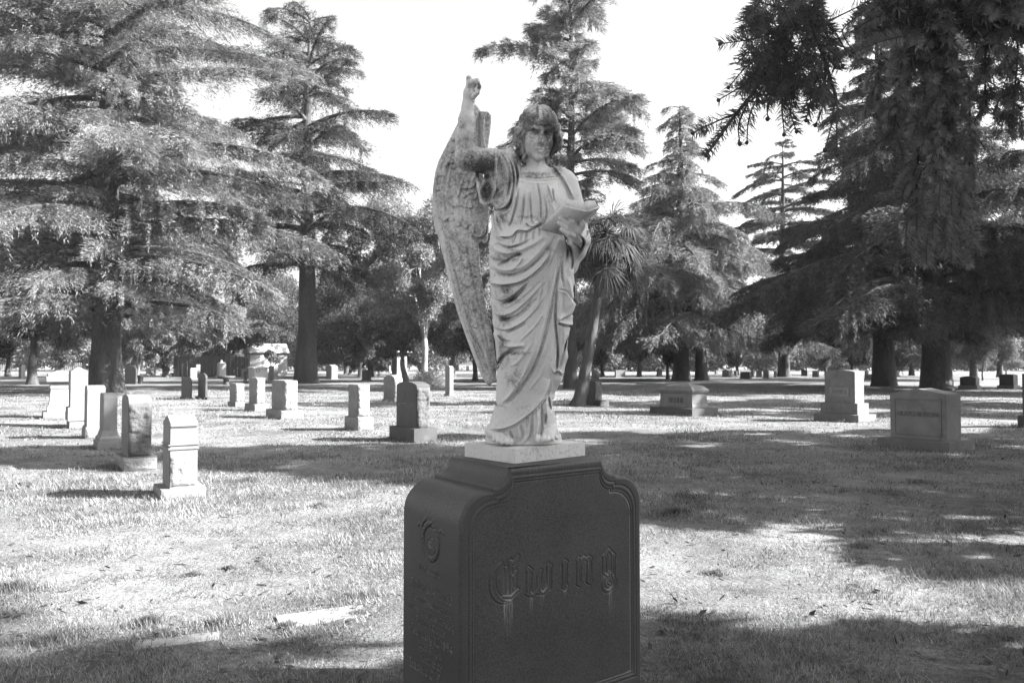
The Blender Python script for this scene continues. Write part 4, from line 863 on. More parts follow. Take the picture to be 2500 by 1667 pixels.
# skeleton alphabet, x 0..w, y 0..2 (x-height 1, caps 1.5), flattened strokes of a broad pen
G = {
'I': (.5, [[(.25, 1.5), (.25, 0)], [(.05, 1.5), (.45, 1.45)], [(.05, .03), (.45, 0)]]), 'n': (.75, [[(.12, 1), (.12, 0)], [(.12, .8), (.4, 1), (.6, .8), (.6, 0)]]),
'M': (1.2, [[(.15, 0), (.15, 1.4), (.6, .7), (1.02, 1.4), (1.02, 0)], [(.0, 1.5), (.2, 1.35)]]), 'e': (.7, [[(.12, .5), (.58, .62), (.5, .95), (.25, 1), (.1, .7), (.1, .25), (.3, 0), (.6, .15)]]),
'm': (1.15, [[(.12, 1), (.12, 0)], [(.12, .8), (.38, 1), (.55, .8), (.55, 0)], [(.55, .8), (.8, 1), (1, .8), (1, 0)]]), 'o': (.72, [[(.1, .75), (.35, 1), (.6, .75), (.6, .25), (.35, 0), (.1, .25), (.1, .75)]]),
'r': (.55, [[(.12, 1), (.12, 0)], [(.12, .75), (.35, 1), (.5, .88)]]), 'y': (.72, [[(.1, 1), (.12, .3), (.35, .05), (.6, .3)], [(.6, 1), (.6, -.2), (.3, -.5), (.1, -.35)]]),
'O': (1.1, [[(.15, 1.1), (.5, 1.5), (.95, 1.1), (.95, .4), (.5, 0), (.15, .4), (.15, 1.1)], [(.5, 1.4), (.5, .15)]]), 'f': (.5, [[(.5, 1.45), (.3, 1.5), (.2, 1.2), (.2, 0)], [(.02, 1), (.42, 1)]]),
'F': (.95, [[(.2, 1.5), (.2, 0)], [(.0, 1.35), (.3, 1.5), (.85, 1.4)], [(.2, .8), (.6, .85)]]), 'd': (.75, [[(.3, 1.6), (.6, 1.1), (.6, .2), (.35, 0), (.1, .25), (.1, .75), (.35, 1), (.58, .8)]]),
'i': (.32, [[(.15, 1), (.15, 0)], [(.12, 1.35), (.18, 1.3)]]), 'c': (.62, [[(.55, .85), (.35, 1), (.1, .7), (.1, .25), (.3, 0), (.55, .15)]]), 'k': (.7, [[(.12, 1.5), (.12, 0)], [(.55, 1), (.15, .55), (.6, 0)]]),
'A': (1.05, [[(.05, 0), (.5, 1.5), (.9, 0)], [(.2, .55), (.75, .55)], [(.2, 1.5), (.5, 1.5)]]), '.': (.3, [[(.1, .08), (.16, .02)]]), 'K': (.95, [[(.15, 1.5), (.15, 0)], [(.8, 1.45), (.2, .75), (.85, 0)]]),
'l': (.32, [[(.15, 1.5), (.15, .1), (.25, 0)]]), 't': (.45, [[(.2, 1.35), (.2, .15), (.38, 0)], [(.0, 1), (.4, 1)]]), 'B': (.95, [[(.15, 1.5), (.15, 0)], [(.0, 1.45), (.6, 1.4), (.7, 1.1), (.2, .8), (.75, .6), (.75, .2), (.15, .03)]]),
'D': (1.0, [[(.15, 1.5), (.15, 0)], [(.0, 1.45), (.6, 1.35), (.85, .9), (.8, .3), (.15, .03)]]), 's': (.6, [[(.5, .9), (.25, 1), (.1, .78), (.5, .35), (.4, .05), (.1, .08)]]), 'a': (.7, [[(.12, .85), (.4, 1), (.55, .8), (.55, 0)], [(.55, .55), (.15, .4), (.15, .1), (.4, .02), (.55, .2)]]),
'u': (.75, [[(.12, 1), (.12, .2), (.35, 0), (.58, .2)], [(.58, 1), (.58, 0)]]), 'G': (1.0, [[(.85, 1.3), (.5, 1.5), (.15, 1.1), (.15, .4), (.5, 0), (.85, .25), (.85, .7), (.55, .72)]]), 'g': (.72, [[(.55, .85), (.35, 1), (.1, .75), (.1, .3), (.35, .1), (.58, .3)], [(.58, 1), (.58, -.25), (.3, -.5), (.1, -.35)]]),
'w': (1.05, [[(.1, 1), (.12, .2), (.3, 0), (.5, .2), (.5, .9)], [(.5, .2), (.7, 0), (.9, .2), (.9, 1)]]), 'C': (.95, [[(.85, 1.3), (.5, 1.5), (.15, 1.1), (.15, .4), (.5, 0), (.85, .25)], [(.5, 1.4), (.5, .15)]]), 'P': (.9, [[(.15, 1.5), (.15, 0)], [(.0, 1.45), (.6, 1.4), (.75, 1.1), (.6, .75), (.15, .7)]]),
'b': (.72, [[(.12, 1.5), (.12, .15), (.35, 0), (.6, .25), (.6, .75), (.35, 1), (.14, .8)]]), 'H': (1.05, [[(.15, 1.5), (.15, 0)], [(.15, .8), (.6, .95), (.8, .7), (.8, 0)], [(.0, 1.5), (.3, 1.42)]]), 'h': (.72, [[(.12, 1.5), (.12, 0)], [(.12, .8), (.4, 1), (.58, .75), (.58, 0)]]),
'E': (.95, [[(.85, 1.3), (.5, 1.5), (.15, 1.1), (.15, .4), (.5, 0), (.85, .25)], [(.2, .8), (.65, .85)]]), ' ': (.45, []), ',': (.3, [[(.15, .05), (.05, -.2)]]),
'1': (.5, [[(.08, 1.2), (.28, 1.5), (.28, 0)]]), '2': (.75, [[(.1, 1.2), (.35, 1.5), (.6, 1.2), (.1, .05), (.65, .05)]]), '8': (.75, [[(.35, .8), (.12, 1.1), (.35, 1.5), (.58, 1.1), (.35, .8), (.1, .4), (.35, 0), (.62, .4), (.35, .8)]]),
'9': (.75, [[(.6, 1.1), (.35, .75), (.1, 1.1), (.35, 1.5), (.6, 1.1), (.5, .4), (.2, 0)]]), '4': (.75, [[(.5, 0), (.5, 1.5), (.05, .5), (.7, .5)]]), '7': (.7, [[(.08, 1.45), (.6, 1.45), (.25, 0)]]), 'N': (1, [[(.12, 0), (.12, 1.5), (.8, 0), (.8, 1.5)]]),
}
def write(rel, s, uc, z, h, width=None, dirn=1, pen=.12):
    """h = x-height; dirn -1 mirrors u (text runs towards -u)"""
    tot = sum(G[c][0] for c in s); sx = h if width is None else width/tot
    x = -tot/2
    for c in s:
        for st in G[c][1]:
            nib(rel, [(uc+dirn*(x+p[0])*sx, z+p[1]*h) for p in st], dirn*pen*sx*.75, pen*h*.6)
        x += G[c][0]
def sm(x, a, b): t = np.clip((x-a)/(b-a), 0, 1); return t*t*(3-2*t)
def block():
    e = empty('granite_monument', (MON_P[0], MON_P[1], 0), MRZ, 'big dark polished-edge granite monument with family name in old lettering, carrying the angel statue', 'monument')
    # outline of the front: half width as a function of a parameter (from the foot up to the top centre)
    H = MW/2; r = .13; zc = 1.085-r; step = .345; zt1 = 1.10; top = .258; ztop = 1.174
    prof = [(H, z) for z in np.linspace(.02, zc, 420)]
    prof += [(H-r+r*math.cos(t), zc+r*math.sin(t)) for t in np.linspace(0, math.pi/2, 46)[1:]]
    prof += [(w_, zc+r+.0003*k) for k, w_ in enumerate(np.linspace(H-r, step, 8)[1:])]
    prof += [(step, z) for z in np.linspace(zc+r+.0024, zt1, 6)]
    prof += [(step-.012, zt1+.0005)]
    cr = step-.012-top; ch = ztop-zt1-.001      # cavetto: quarter ellipse, concave
    prof += [(top+cr*(1-math.sin(t)), zt1+.001+ch*(1-math.cos(t))) for t in np.linspace(0, math.pi/2, 26)]
    prof = np.array(prof); nz = len(prof)
    rb = .014                                     # rounded arris round the front
    out = np.concatenate([np.stack([H+prof[:, 0], prof[:, 1]], -1), np.stack([H-prof[:, 0], prof[:, 1]], -1)[::-1]])
    def outline_d(P, skip=2):
        d = np.full(P.shape[:-1], 9.); o = out[::skip]; n = len(o)
        key = np.concatenate([o, [o[0]]])
        # simplify: drop collinear points on the long straight sides
        kp = [key[0]]
        for i in range(1, len(key)-1):
            a, b, c = kp[-1], key[i], key[i+1]
            if abs((b[0]-a[0])*(c[1]-a[1])-(b[1]-a[1])*(c[0]-a[0])) > 2e-7: kp.append(b)
        kp.append(key[-1])
        for a, b in zip(kp, kp[1:]): d = np.minimum(d, seg_d(P, a, b))
        return d
    # front sheet
    ns = 420; s = np.linspace(-1, 1, ns)
    U = H+(prof[:, 0]-rb*.0)[:, None]*s[None]; Z = np.repeat(prof[:, 1:2], ns, 1); P = np.stack([U, Z], -1)
    D = outline_d(P)
    h = np.zeros_like(U)
    # bottom of the sheet is hidden in the ground base: ignore that edge
    Dn = np.where(Z < .15, np.minimum(D, np.minimum(U, MW-U)), D)
    h -= np.where(Dn < rb, rb-np.sqrt(np.maximum(rb*rb-(rb-Dn)**2, 0)), 0)
    # moulded border following the outline
    Db = np.where(Z < .5, np.minimum(U, MW-U), D); Db = np.where(Z < .20, np.minimum(Db, Z-.12+.0), Db)
    def inset(i):
        rr = r-.35*i; zz_ = 1.085-i; hw = H-i; st_ = step+.020-i*.9; tp = top-.30*i; zt2 = ztop-i*.92; up_ = .016; c2 = st_-.012-tp; ch2 = zt2-zz_-up_
        q = [(hw, .12+i), (hw, zz_-rr)]+[(hw-rr+rr*math.cos(t), zz_-rr+rr*math.sin(t)) for t in np.linspace(0, math.pi/2, 14)]+[(st_, zz_), (st_, zz_+up_), (st_-.012, zz_+up_)]
        q += [(tp+c2*(1-math.sin(t)), zz_+up_+ch2*(1-math.cos(t))) for t in np.linspace(0, math.pi/2, 12)]
        q = np.array(q); return np.concatenate([np.stack([H+q[:, 0], q[:, 1]], -1), np.stack([H-q[:, 0], q[:, 1]], -1)[::-1]])
    def pd(poly, closed=True):
        d = np.full(P.shape[:-1], 9.); ins_ = np.zeros(P.shape[:-1], bool); n_ = len(poly)
        for a, b in [(poly[k], poly[(k+1) % n_]) for k in range(n_)]:
            d = np.minimum(d, seg_d(P, a, b)); ins_ ^= ((a[1] > P[..., 1]) != (b[1] > P[..., 1])) & (P[..., 0] < (b[0]-a[0])*(P[..., 1]-a[1])/(b[1]-a[1]+1e-12)+a[0])
        return np.where(ins_, -d, d)
    for c, wd, am in ((.036, .0025, -.0030), (.046, .0028, .0012), (.056, .0025, -.0028)): h += am*np.exp(-(pd(inset(c))/wd)**2)
    dI = pd(inset(.066)); h += -.0035*np.exp(-(dI/.0028)**2)-.003*sm(-dI, -.001, .004)
    # family name
    rel = Relief(P); b0 = .632; xh = .118
    def stroke(x, z0, z1, wd=.024, dt=True, db=True):
        rel.poly([(x-wd/2, z0+wd*.3), (x+wd/2, z0+wd*.3), (x+wd/2, z1-wd*.3), (x-wd/2, z1-wd*.3)])
        k = wd*.62
        if dt: rel.poly([(x-k*.2, z1+k*.55), (x+k*1.25, z1-k*.5), (x+k*.2, z1-k*1.5), (x-k*1.25, z1-k*.5)])
        if db: rel.poly([(x-k*.2, z0+k*1.5), (x+k*1.25, z0+k*.45), (x+k*.2, z0-k*.6), (x-k*1.25, z0+k*.45)])
    zt_ = b0+xh
    stroke(.340, b0+.004, zt_-.002, .024, True, True); stroke(.394, b0+.004, zt_-.030, .022, False, True); stroke(.448, b0+.004, zt_-.002, .022, True, False)
    rel.line([(.344, b0+.006), (.366, b0-.002), (.388, b0+.022)], .0065); rel.line([(.398, b0+.006), (.422, b0-.002), (.446, b0+.022)], .0065)
    rel.line([(.394, zt_-.036), (.405, zt_-.022)], .006)
    stroke(.535, b0, zt_)
    stroke(.617, b0, zt_); stroke(.677, b0, zt_-.006); rel.line([(.617, zt_-.03), (.645, zt_-.002), (.677, zt_-.022)], .0065)
    stroke(.768, b0+.022, zt_-.01, .02, True, False); stroke(.822, b0+.006, zt_-.012, .02, True, False)
    rel.line([(.768, zt_-.018), (.795, zt_+.012), (.822, zt_-.02)], .0065); rel.line([(.768, b0+.024), (.795, b0+.006), (.822, b0+.028)], .006)
    tg = [(.795+.037*math.cos(t), b0-.022+.036*math.sin(t)) for t in np.linspace(-4.0, 1.1, 16)]; rel.line(tg, .0075); rel.line([(.800, b0+.03), (.79, b0-.02), (.805, b0-.03)], .005)
    # capital E
    for k in range(20):
        t0 = 2.05+k/20*2.75; t1 = 2.05+(k+1)/20*2.75; f = lambda t: (.236+.082*math.cos(t), b0+.083+.086*math.sin(t)); wv = .004+.011*math.sin((k+.5)/20*math.pi)
        rel.line([f(t0), f(t1)], wv)
    stroke(.222, b0+.03, b0+.145, .014, False, False); stroke(.243, b0+.018, b0+.155, .016, True, False)
    rel.line([(.243, b0+.158), (.262, b0+.15), (.283, b0+.172)], .008); rel.line([(.243, b0+.10), (.262, b0+.092), (.275, b0+.112)], .0065)
    rel.line([(.21, b0+.02), (.25, b0+.012), (.284, b0+.035)], .006); rel.line([(.262, b0+.092), (.268, b0+.055)], .006)
    Dg = rel.D
    h += .0030*sm(-Dg, -.0002, .0035)-.0042*np.exp(-((Dg-.0028)/.0022)**2)+(-.0018)*sm(-Dg, .004, .008)
    # lime streaks washed out of the letters (stain of the stone itself)
    st = np.zeros_like(U)
    for (x, z0, L, wd, am) in [(.215, .632, .12, .004, .9), (.228, .632, .16, .003, .8), (.241, .632, .15, .0035, .9), (.255, .634, .11, .004, .7), (.349, .624, .07, .0028, .8), (.358, .624, .075, .0028, .7), (.405, .624, .05, .003, .6), (.415, .624, .05, .003, .6), (.535, .624, .035, .003, .6), (.543, .624, .03, .003, .5), (.80, .578, .13, .004, .7), (.812, .58, .1, .004, .5)]:
        dz = z0-Z; st += am*np.exp(-((U-x-.004*vnoise(Z*40, U*0+x*99, 3))/wd)**2)*np.clip(1-dz/L, 0, 1)*(dz > 0)*(.6+.4*vnoise(U*300, Z*20, 4))
    lic = np.exp(-((Dg-.001)/.0028)**2)
    for (x, z, rr, am) in [(.245, .645, .028, 1.), (.42, .645, .03, .9), (.35, .64, .015, .7), (.54, .63, .012, .9), (.79, .64, .03, .9), (.80, .585, .03, .7), (.65, .74, .03, .5), (.245, .70, .06, .4), (.70, .66, .02, .5), (.80, .73, .04, .3)]:
        st += .75*am*lic*np.exp(-(((U-x)**2+(Z-z)**2)/rr**2))
    st += .10*np.clip(vnoise(U*140, U*0+3, 5), 0, 1)*(Z > zt1+.005)*(.6+.4*vnoise(U*60, Z*60, 6))
    edge = np.exp(-((dI+.003)/.003)**2); st += edge*.55*(Z > .93)*(U > .8)*(U < .97)+edge*.35*(U > .5)*(Z < .9)*(U > .9)
    V = np.stack([U, -h, Z], -1).reshape(-1, 3)
    V[:, 1] += 0
    i = (np.arange(nz-1)[:, None]*ns+np.arange(ns-1)[None]).ravel()
    me = np_mesh('front_face', V, np.stack([i, i+1, i+ns+1, i+ns], -1), True); me.attributes.new('stain', 'FLOAT', 'POINT').data.foreach_set('value', np.clip(st, 0, 1).ravel().astype(np.float32))
    ms = mat('monument_granite', .050, .16, 3.5, .55, .25, 160, .42, 190, .002)
    n = ms.node_tree.nodes; l = ms.node_tree.links; bs = n['Principled BSDF']; src = bs.inputs['Base Color'].links[0].from_socket
    at_ = n.new('ShaderNodeAttribute'); at_.attribute_name = 'stain'; mx = n.new('ShaderNodeMix'); l.new(at_.outputs['Fac'], mx.inputs[0]); l.new(src, mx.inputs[2]); mx.inputs[3].default_value = .30; l.new(mx.outputs[0], bs.inputs['Base Color'])
    link('front_face', me, ms, e)
    # left side: profile swept back, carved with the inscription
    nv = 230; v = np.linspace(rb, MD, nv)
    def side(sgn, carve):
        pr = prof; T = np.gradient(pr, axis=0); N2 = np.stack([T[:, 1], -T[:, 0]], -1); N2 /= np.linalg.norm(N2, axis=1)[:, None]+1e-9
        Vv, Zz = np.meshgrid(v, pr[:, 1]); hh = np.zeros_like(Vv); stn = np.zeros_like(Vv)
        if carve:
            rl = Relief(np.stack([Vv, Zz], -1)); c = .235
            for s_, z, xh_, wd in [('In Memory Of', .728, .019, .19), ('Frederick A.Konold', .640, .026, .355), ('Born in Dessau Germany', .590, .019, .33), ('Interred Greenwood Cemetery', .541, .019, .375), ('Portland.Oregon', .498, .019, .245), ('February 12.1894', .446, .026, .355), ('aged 47 yrs.', .400, .019, .19), ('Husband Of', .351, .020, .19), ('Isabella C. Ewing', .297, .026, .355)]:
                write(rl, s_, c, z, xh_, wd, -1, .10)
            write(rl, 'E', .235, .835, .030, .045, -1, .14); write(rl, '.', .205, .835, .03, .014, -1, .14)
            Dd = rl.D; hh += -.008*sm(-Dd, -.0006, .0016)+.0012*np.exp(-((Dd-.0022)/.0016)**2)
            stn += .85*sm(-Dd, -.0006, .001)*(.6+.4*vnoise(Vv*25, Zz*25, 8))
            # wreath with ribbon
            cx, cz = .235, .862; rr = np.hypot((Vv-cx)*1.12, Zz-cz); an = np.arctan2(Zz-cz, Vv-cx)
            ring = np.exp(-((rr-.073)/.0125)**4); leafy = .8+.2*np.sin(an*20+(rr-.073)*260*np.where(Vv > cx, 1, -1)); hh += .006*ring*leafy-.003*np.exp(-((rr-.088)/.003)**2)-.003*np.exp(-((rr-.058)/.003)**2)
            rb_ = Relief(np.stack([Vv, Zz], -1))
            for sg in (-1, 1): rb_.line([(cx, .932), (cx+sg*.03, .953), (cx+sg*.055, .938), (cx+sg*.07, .915), (cx+sg*.09, .925), (cx+sg*.105, .912)], .0045); rb_.line([(cx, .932), (cx+sg*.03, .962), (cx+sg*.045, .95)], .004)
            hh += .004*sm(-rb_.D, -.003, .003)
        X0 = H+sgn*pr[:, 0:1]; X = X0+sgn*N2[:, 0:1]*hh; Zq = Zz+N2[:, 1:2]*hh
        V = np.stack([np.broadcast_to(X, Vv.shape), Vv, Zq], -1).reshape(-1, 3); i = (np.arange(nz-1)[:, None]*nv+np.arange(nv-1)[None]).ravel()
        me = np_mesh('side_face', V, np.stack([i, i+nv, i+nv+1, i+1] if sgn < 0 else [i, i+1, i+nv+1, i+nv], -1), True)
        me.attributes.new('stain', 'FLOAT', 'POINT').data.foreach_set('value', stn.ravel().astype(np.float32)); link('side_face', me, ms, e)
    side(-1, True); side(1, False)
    # top, back and the ground course
    bm = bmesh.new()
    def quad(a): bm.faces.new([bm.verts.new(p) for p in a])
    quad([(H-top, rb*.9, ztop), (H+top, rb*.9, ztop), (H+top, MD, ztop), (H-top, MD, ztop)]); quad([(0, MD, 0), (MW, MD, 0), (MW, MD, zc), (0, MD, zc)]); quad([(r, MD, zc), (MW-r, MD, zc), (MW-r, MD, zc+r), (r, MD, zc+r)]); quad([(H-top, MD, zc+r), (H+top, MD, zc+r), (H+top, MD, ztop), (H-top, MD, ztop)])
    link('back_and_top', bm_mesh('back_and_top', bm), ms, e)
    bm = loft([(-.15, .54, .27), (.04, .54, .27)], .015); bmesh.ops.translate(bm, verts=bm.verts, vec=(H, MD/2, 0)); link('ground_course', bm_mesh('ground_course', bm), ms, e)
block()
# marble plinth of the statue
PZ0, PZ1 = 1.1745, 1.2375
def marble_mat(name='carved_marble'):
    ms = mat(name, .53, .10, 3.5, .65, .2, 160, .06, 300, .0012)
    n = ms.node_tree.nodes; l = ms.node_tree.links; bs = n['Principled BSDF']; src = bs.inputs['Base Color'].links[0].from_socket
    a_ = n.new('ShaderNodeAttribute'); a_.attribute_name = 'stain'
    tc = n.new('ShaderNodeTexCoord'); f1 = n.new('ShaderNodeTexNoise'); f1.inputs['Scale'].default_value = 70; f1.inputs['Detail'].default_value = 8; f1.inputs['Roughness'].default_value = .75; l.new(tc.outputs['Object'], f1.inputs['Vector'])
    f2 = n.new('ShaderNodeTexNoise'); f2.inputs['Scale'].default_value = 14; f2.inputs['Detail'].default_value = 6; f2.inputs['Roughness'].default_value = .6; l.new(tc.outputs['Object'], f2.inputs['Vector'])
    def mth(op, a, b):
        t = n.new('ShaderNodeMath'); t.operation = op
        for k, s_ in enumerate((a, b)):
            if hasattr(s_, 'node'): l.new(s_, t.inputs[k])
            else: t.inputs[k].default_value = s_
        return t.outputs[0]
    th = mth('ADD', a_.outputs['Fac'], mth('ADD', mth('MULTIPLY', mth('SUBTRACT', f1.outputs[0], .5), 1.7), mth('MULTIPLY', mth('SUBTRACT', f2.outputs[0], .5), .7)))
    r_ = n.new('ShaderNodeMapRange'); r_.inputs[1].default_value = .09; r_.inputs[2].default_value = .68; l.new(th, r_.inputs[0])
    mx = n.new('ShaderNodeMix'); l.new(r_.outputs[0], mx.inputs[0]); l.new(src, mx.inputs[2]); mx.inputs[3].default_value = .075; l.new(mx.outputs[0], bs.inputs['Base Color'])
    return ms
MARB = marble_mat()
def plinth_mesh():
    c = gnd; N = np.array([.012, 3.268]); a_, b_ = .445, .345; rz = R(42); ex = np.array([math.cos(rz), math.sin(rz)]); ey = np.array([-ex[1], ex[0]]); C = N+ex*a_/2+ey*b_/2
    return C, rz, a_, b_
# ============================================================ THE ANGEL: modelled as a distance field, then meshed
YC = 3.54
def P3(px, py, dy=0.0): v = at(px, py, YC+dy); return np.array([v.x, v.y, v.z])
def Z1(x, y): return (1000+x/3.4846, 150+y/3.4846)
def Z2(x, y): return (1000+x/2.6133, 550+y/2.6133)
class Field:
    def __init__(s, lo, hi, h):
        s.h = h; s.lo = np.array(lo, float); s.x = np.arange(lo[0], hi[0], h); s.y = np.arange(lo[1], hi[1], h); s.z = np.arange(lo[2], hi[2], h)
        s.F = np.full((len(s.z), len(s.y), len(s.x)), .06, np.float32)
    def win(s, lo, hi, m):
        r = []
        for ax, a, b in ((s.z, lo[2], hi[2]), (s.y, lo[1], hi[1]), (s.x, lo[0], hi[0])): r.append(slice(int(np.searchsorted(ax, a-m)), int(np.searchsorted(ax, b+m))))
        sl = tuple(r); return sl, s.x[sl[2]][None, None, :].astype(np.float32), s.y[sl[1]][None, :, None].astype(np.float32), s.z[sl[0]][:, None, None].astype(np.float32)
    def comb(s, sl, d, k, sub):
        f = s.F[sl]
        if f.size == 0: return
        if sub:
            d = -d; hh = np.clip(.5+.5*(d-f)/k, 0, 1) if k else (d > f); s.F[sl] = f*(1-hh)+d*hh+(k*hh*(1-hh) if k else 0)
        else:
            hh = np.clip(.5+.5*(d-f)/k, 0, 1) if k else (d > f); s.F[sl] = d*(1-hh)+f*hh-(k*hh*(1-hh) if k else 0)
    def cap(s, a, b, ra, rb, k=.01, sub=False, sq=None):
        a = np.asarray(a, float); b = np.asarray(b, float); m = max(ra, rb)+.045
        sl, X, Y, Z = s.win(np.minimum(a, b), np.maximum(a, b), m); e = b-a; L = float(e@e)+1e-9
        t = np.clip(((X-a[0])*e[0]+(Y-a[1])*e[1]+(Z-a[2])*e[2])/L, 0, 1)
        dx = X-a[0]-t*e[0]; dy = Y-a[1]-t*e[1]; dz = Z-a[2]-t*e[2]
        if sq: dx = dx/sq[0]; dy = dy/sq[1]; dz = dz/sq[2]
        s.comb(sl, np.sqrt(dx*dx+dy*dy+dz*dz)-(ra+(rb-ra)*t), k, sub)
    def chain(s, pts, rs, k=.006, sub=False):
        for i in range(len(pts)-1): s.cap(pts[i], pts[i+1], rs[i], rs[i+1], k, sub)
    def ell(s, c, r, k=.01, sub=False, M3=None):
        c = np.asarray(c, float); r = np.asarray(r, float); R_ = r.max() if M3 is not None else r
        sl, X, Y, Z = s.win(c-R_, c+R_, .045); p = [X-c[0], Y-c[1], Z-c[2]]
        if M3 is not None: p = [M3[i][0]*p[0]+M3[i][1]*p[1]+M3[i][2]*p[2] for i in range(3)]
        q = np.sqrt((p[0]/r[0])**2+(p[1]/r[1])**2+(p[2]/r[2])**2); g = np.sqrt((p[0]/r[0]**2)**2+(p[1]/r[1]**2)**2+(p[2]/r[2]**2)**2)+1e-6
        s.comb(sl, q*(q-1)/g, k, sub)
def nets(F, lo, h):
    ins = F < 0; c = np.zeros(tuple(n-1 for n in F.shape), np.uint8)
    for a in (0, 1):
        for b in (0, 1):
            for d in (0, 1): c += ins[a:F.shape[0]-1+a, b:F.shape[1]-1+b, d:F.shape[2]-1+d]
    act = np.nonzero((c > 0) & (c < 8)); n = len(act[0]); vid = np.full(c.shape, -1, np.int32); vid[act] = np.arange(n)
    acc = np.zeros((n, 3)); cnt = np.zeros(n)
    cs = [(a, b, d) for a in (0, 1) for b in (0, 1) for d in (0, 1)]
    val = {q: F[act[0]+q[0], act[1]+q[1], act[2]+q[2]] for q in cs}
    for q in cs:
        for ax in range(3):
            if q[ax] == 0:
                p = list(q); p[ax] = 1; p = tuple(p); a, b = val[q], val[p]; m = (a < 0) != (b < 0); t = a/(a-b+1e-20)
                for k in range(3): acc[m, k] += q[k]+(t[m] if k == ax else 0)
                cnt[m] += 1
    acc /= cnt[:, None]; V = np.stack([lo[0]+(act[2]+acc[:, 2])*h, lo[1]+(act[1]+acc[:, 1])*h, lo[2]+(act[0]+acc[:, 0])*h], -1)
    Q = []
    for ax in range(3):
        o = [1, 1, 1]; o[ax] = 0; e0 = [slice(1, -1)]*3; e0[ax] = slice(0, -1); e1 = list(e0); e1[ax] = slice(1, None)
        A = ins[tuple(e0)]; B = ins[tuple(e1)]
        for flip in (0, 1):
            w_ = np.nonzero(A & ~B if not flip else B & ~A); i = [w_[k]+(0 if k == ax else 1) for k in range(3)]
            u, v = [k for k in range(3) if k != ax]
            def g(du, dv):
                j = list(i); j[u] = j[u]-du; j[v] = j[v]-dv; return vid[j[0], j[1], j[2]]
            q = np.stack([g(0, 0), g(1, 0), g(1, 1), g(0, 1)], -1)
            if flip ^ (ax == 1): q = q[:, ::-1]
            Q.append(q[:, ::-1])
    Q = np.concatenate(Q); return V, Q[(Q >= 0).all(1)]
# ---- a relief map laid over the front of the figure (x, y = photo-scale grid, value = metres outwards)
RX0, RX1, RY0, RY1 = 1050, 1460, 170, 1110
gy, gx = np.mgrid[RY0:RY1, RX0:RX1].astype(np.float32)
REL = np.zeros_like(gx); STAIN_SHADE = np.zeros_like(gx)
def spline(pts, n=24):
    p = np.array(pts, float); 
    if len(p) < 3: return np.linspace(p[0], p[-1], n)
    q = np.concatenate([[2*p[0]-p[1]], p, [2*p[-1]-p[-2]]]); out = []; m = max(3, n//(len(p)-1))
    for i in range(len(p)-1):
        t = np.linspace(0, 1, m, endpoint=False)[:, None]; a, b, c, d = q[i:i+4]
        out.append(.5*(2*b+(c-a)*t+(2*a-5*b+4*c-d)*t*t+(3*b-a-3*c+d)*t**3))
    return np.concatenate(out+[p[-1:]])
def near(pts, m):
    p = spline(pts); x0, y0 = (p.min(0)-m).astype(int); x1, y1 = (p.max(0)+m).astype(int)+1
    sl = (slice(max(0, y0-RY0), max(0, y1-RY0)), slice(max(0, x0-RX0), max(0, x1-RX0))); X = gx[sl]; Y = gy[sl]
    D = np.full(X.shape, 1e9, np.float32); T = np.zeros_like(D); S = np.zeros_like(D); n = len(p)-1
    for i in range(n):
        a = p[i]; e = p[i+1]-a; L = e@e+1e-9; t = np.clip(((X-a[0])*e[0]+(Y-a[1])*e[1])/L, 0, 1); dx = X-a[0]-t*e[0]; dy = Y-a[1]-t*e[1]; d = dx*dx+dy*dy; m_ = d < D
        D = np.where(m_, d, D); T = np.where(m_, (i+t)/n, T); S = np.where(m_, np.sign(e[0]*dy-e[1]*dx), S)
    return sl, np.sqrt(D), T, S
def fold(pts, wd, am, taper=.25, tgt=None):
    sl, D, T, S = near(pts, wd*3.2); tp = np.clip(np.minimum(T, 1-T)/max(taper, 1e-3), 0, 1)**.7 if taper else 1
    (REL if tgt is None else tgt)[sl] += am*tp*np.exp(-(D/wd)**2)
def ledge(pts, am, L, side=1, taper=.12, w=1.3, tgt=None):
    """raised sheet on one side of the line, falling off over L"""
    sl, D, T, S = near(pts, L*2.6); tp = np.clip(np.minimum(T, 1-T)/taper, 0, 1)**.7; s = D*S*side
    (REL if tgt is None else tgt)[sl] += am*tp*(1/(1+np.exp(-s/w*2)))*np.exp(-np.maximum(s, 0)/L)-am*.35*tp*np.exp(-((s+w*2.2)/(w*2))**2)
def stain(px, py, rx, ry, am, rot=0):
    c, s = math.cos(rot), math.sin(rot); a = (gx-px)*c+(gy-py)*s; b = -(gx-px)*s+(gy-py)*c; STAIN_SHADE[:] = np.maximum(STAIN_SHADE, am*np.exp(-((a/rx)**2+(b/ry)**2)**1.3))
def z1(*p): return [Z1(*q) for q in p]
def z2(*p): return [Z2(*q) for q in p]
g_ = -.011
# --- bodice
for f in [z1((930,1080),(905,1230),(850,1420)), z1((975,1130),(968,1260),(945,1410)), z1((1020,1110),(1032,1250),(1045,1390)), z1((1085,1030),(1112,1160),(1120,1340)), z1((885,1090),(860,1190),(805,1290)),
          z1((1165,1050),(1200,1150),(1215,1220)), z1((1215,1080),(1228,1200)), z1((990,1380),(1040,1420)), z1((1150,1150),(1165,1300),(1140,1390))]: fold(f, 1.9, -.009)
for f in [z1((905,1120),(880,1260),(830,1400)), z1((950,1110),(938,1250),(905,1420)), z1((1000,1090),(1000,1260),(990,1400)), z1((1060,1030),(1075,1180),(1085,1380)), z1((1130,1050),(1150,1200),(1150,1380)), z1((1190,1060),(1210,1200),(1240,1300))]: fold(f, 4.2, .0045)
ledge(z1((925,1000),(1000,1022),(1080,1030),(1180,1025),(1258,1018)), .006, 20, 1)
fold(z1((925,960),(1010,990),(1090,1000),(1200,990),(1255,985)), 2, -.004)
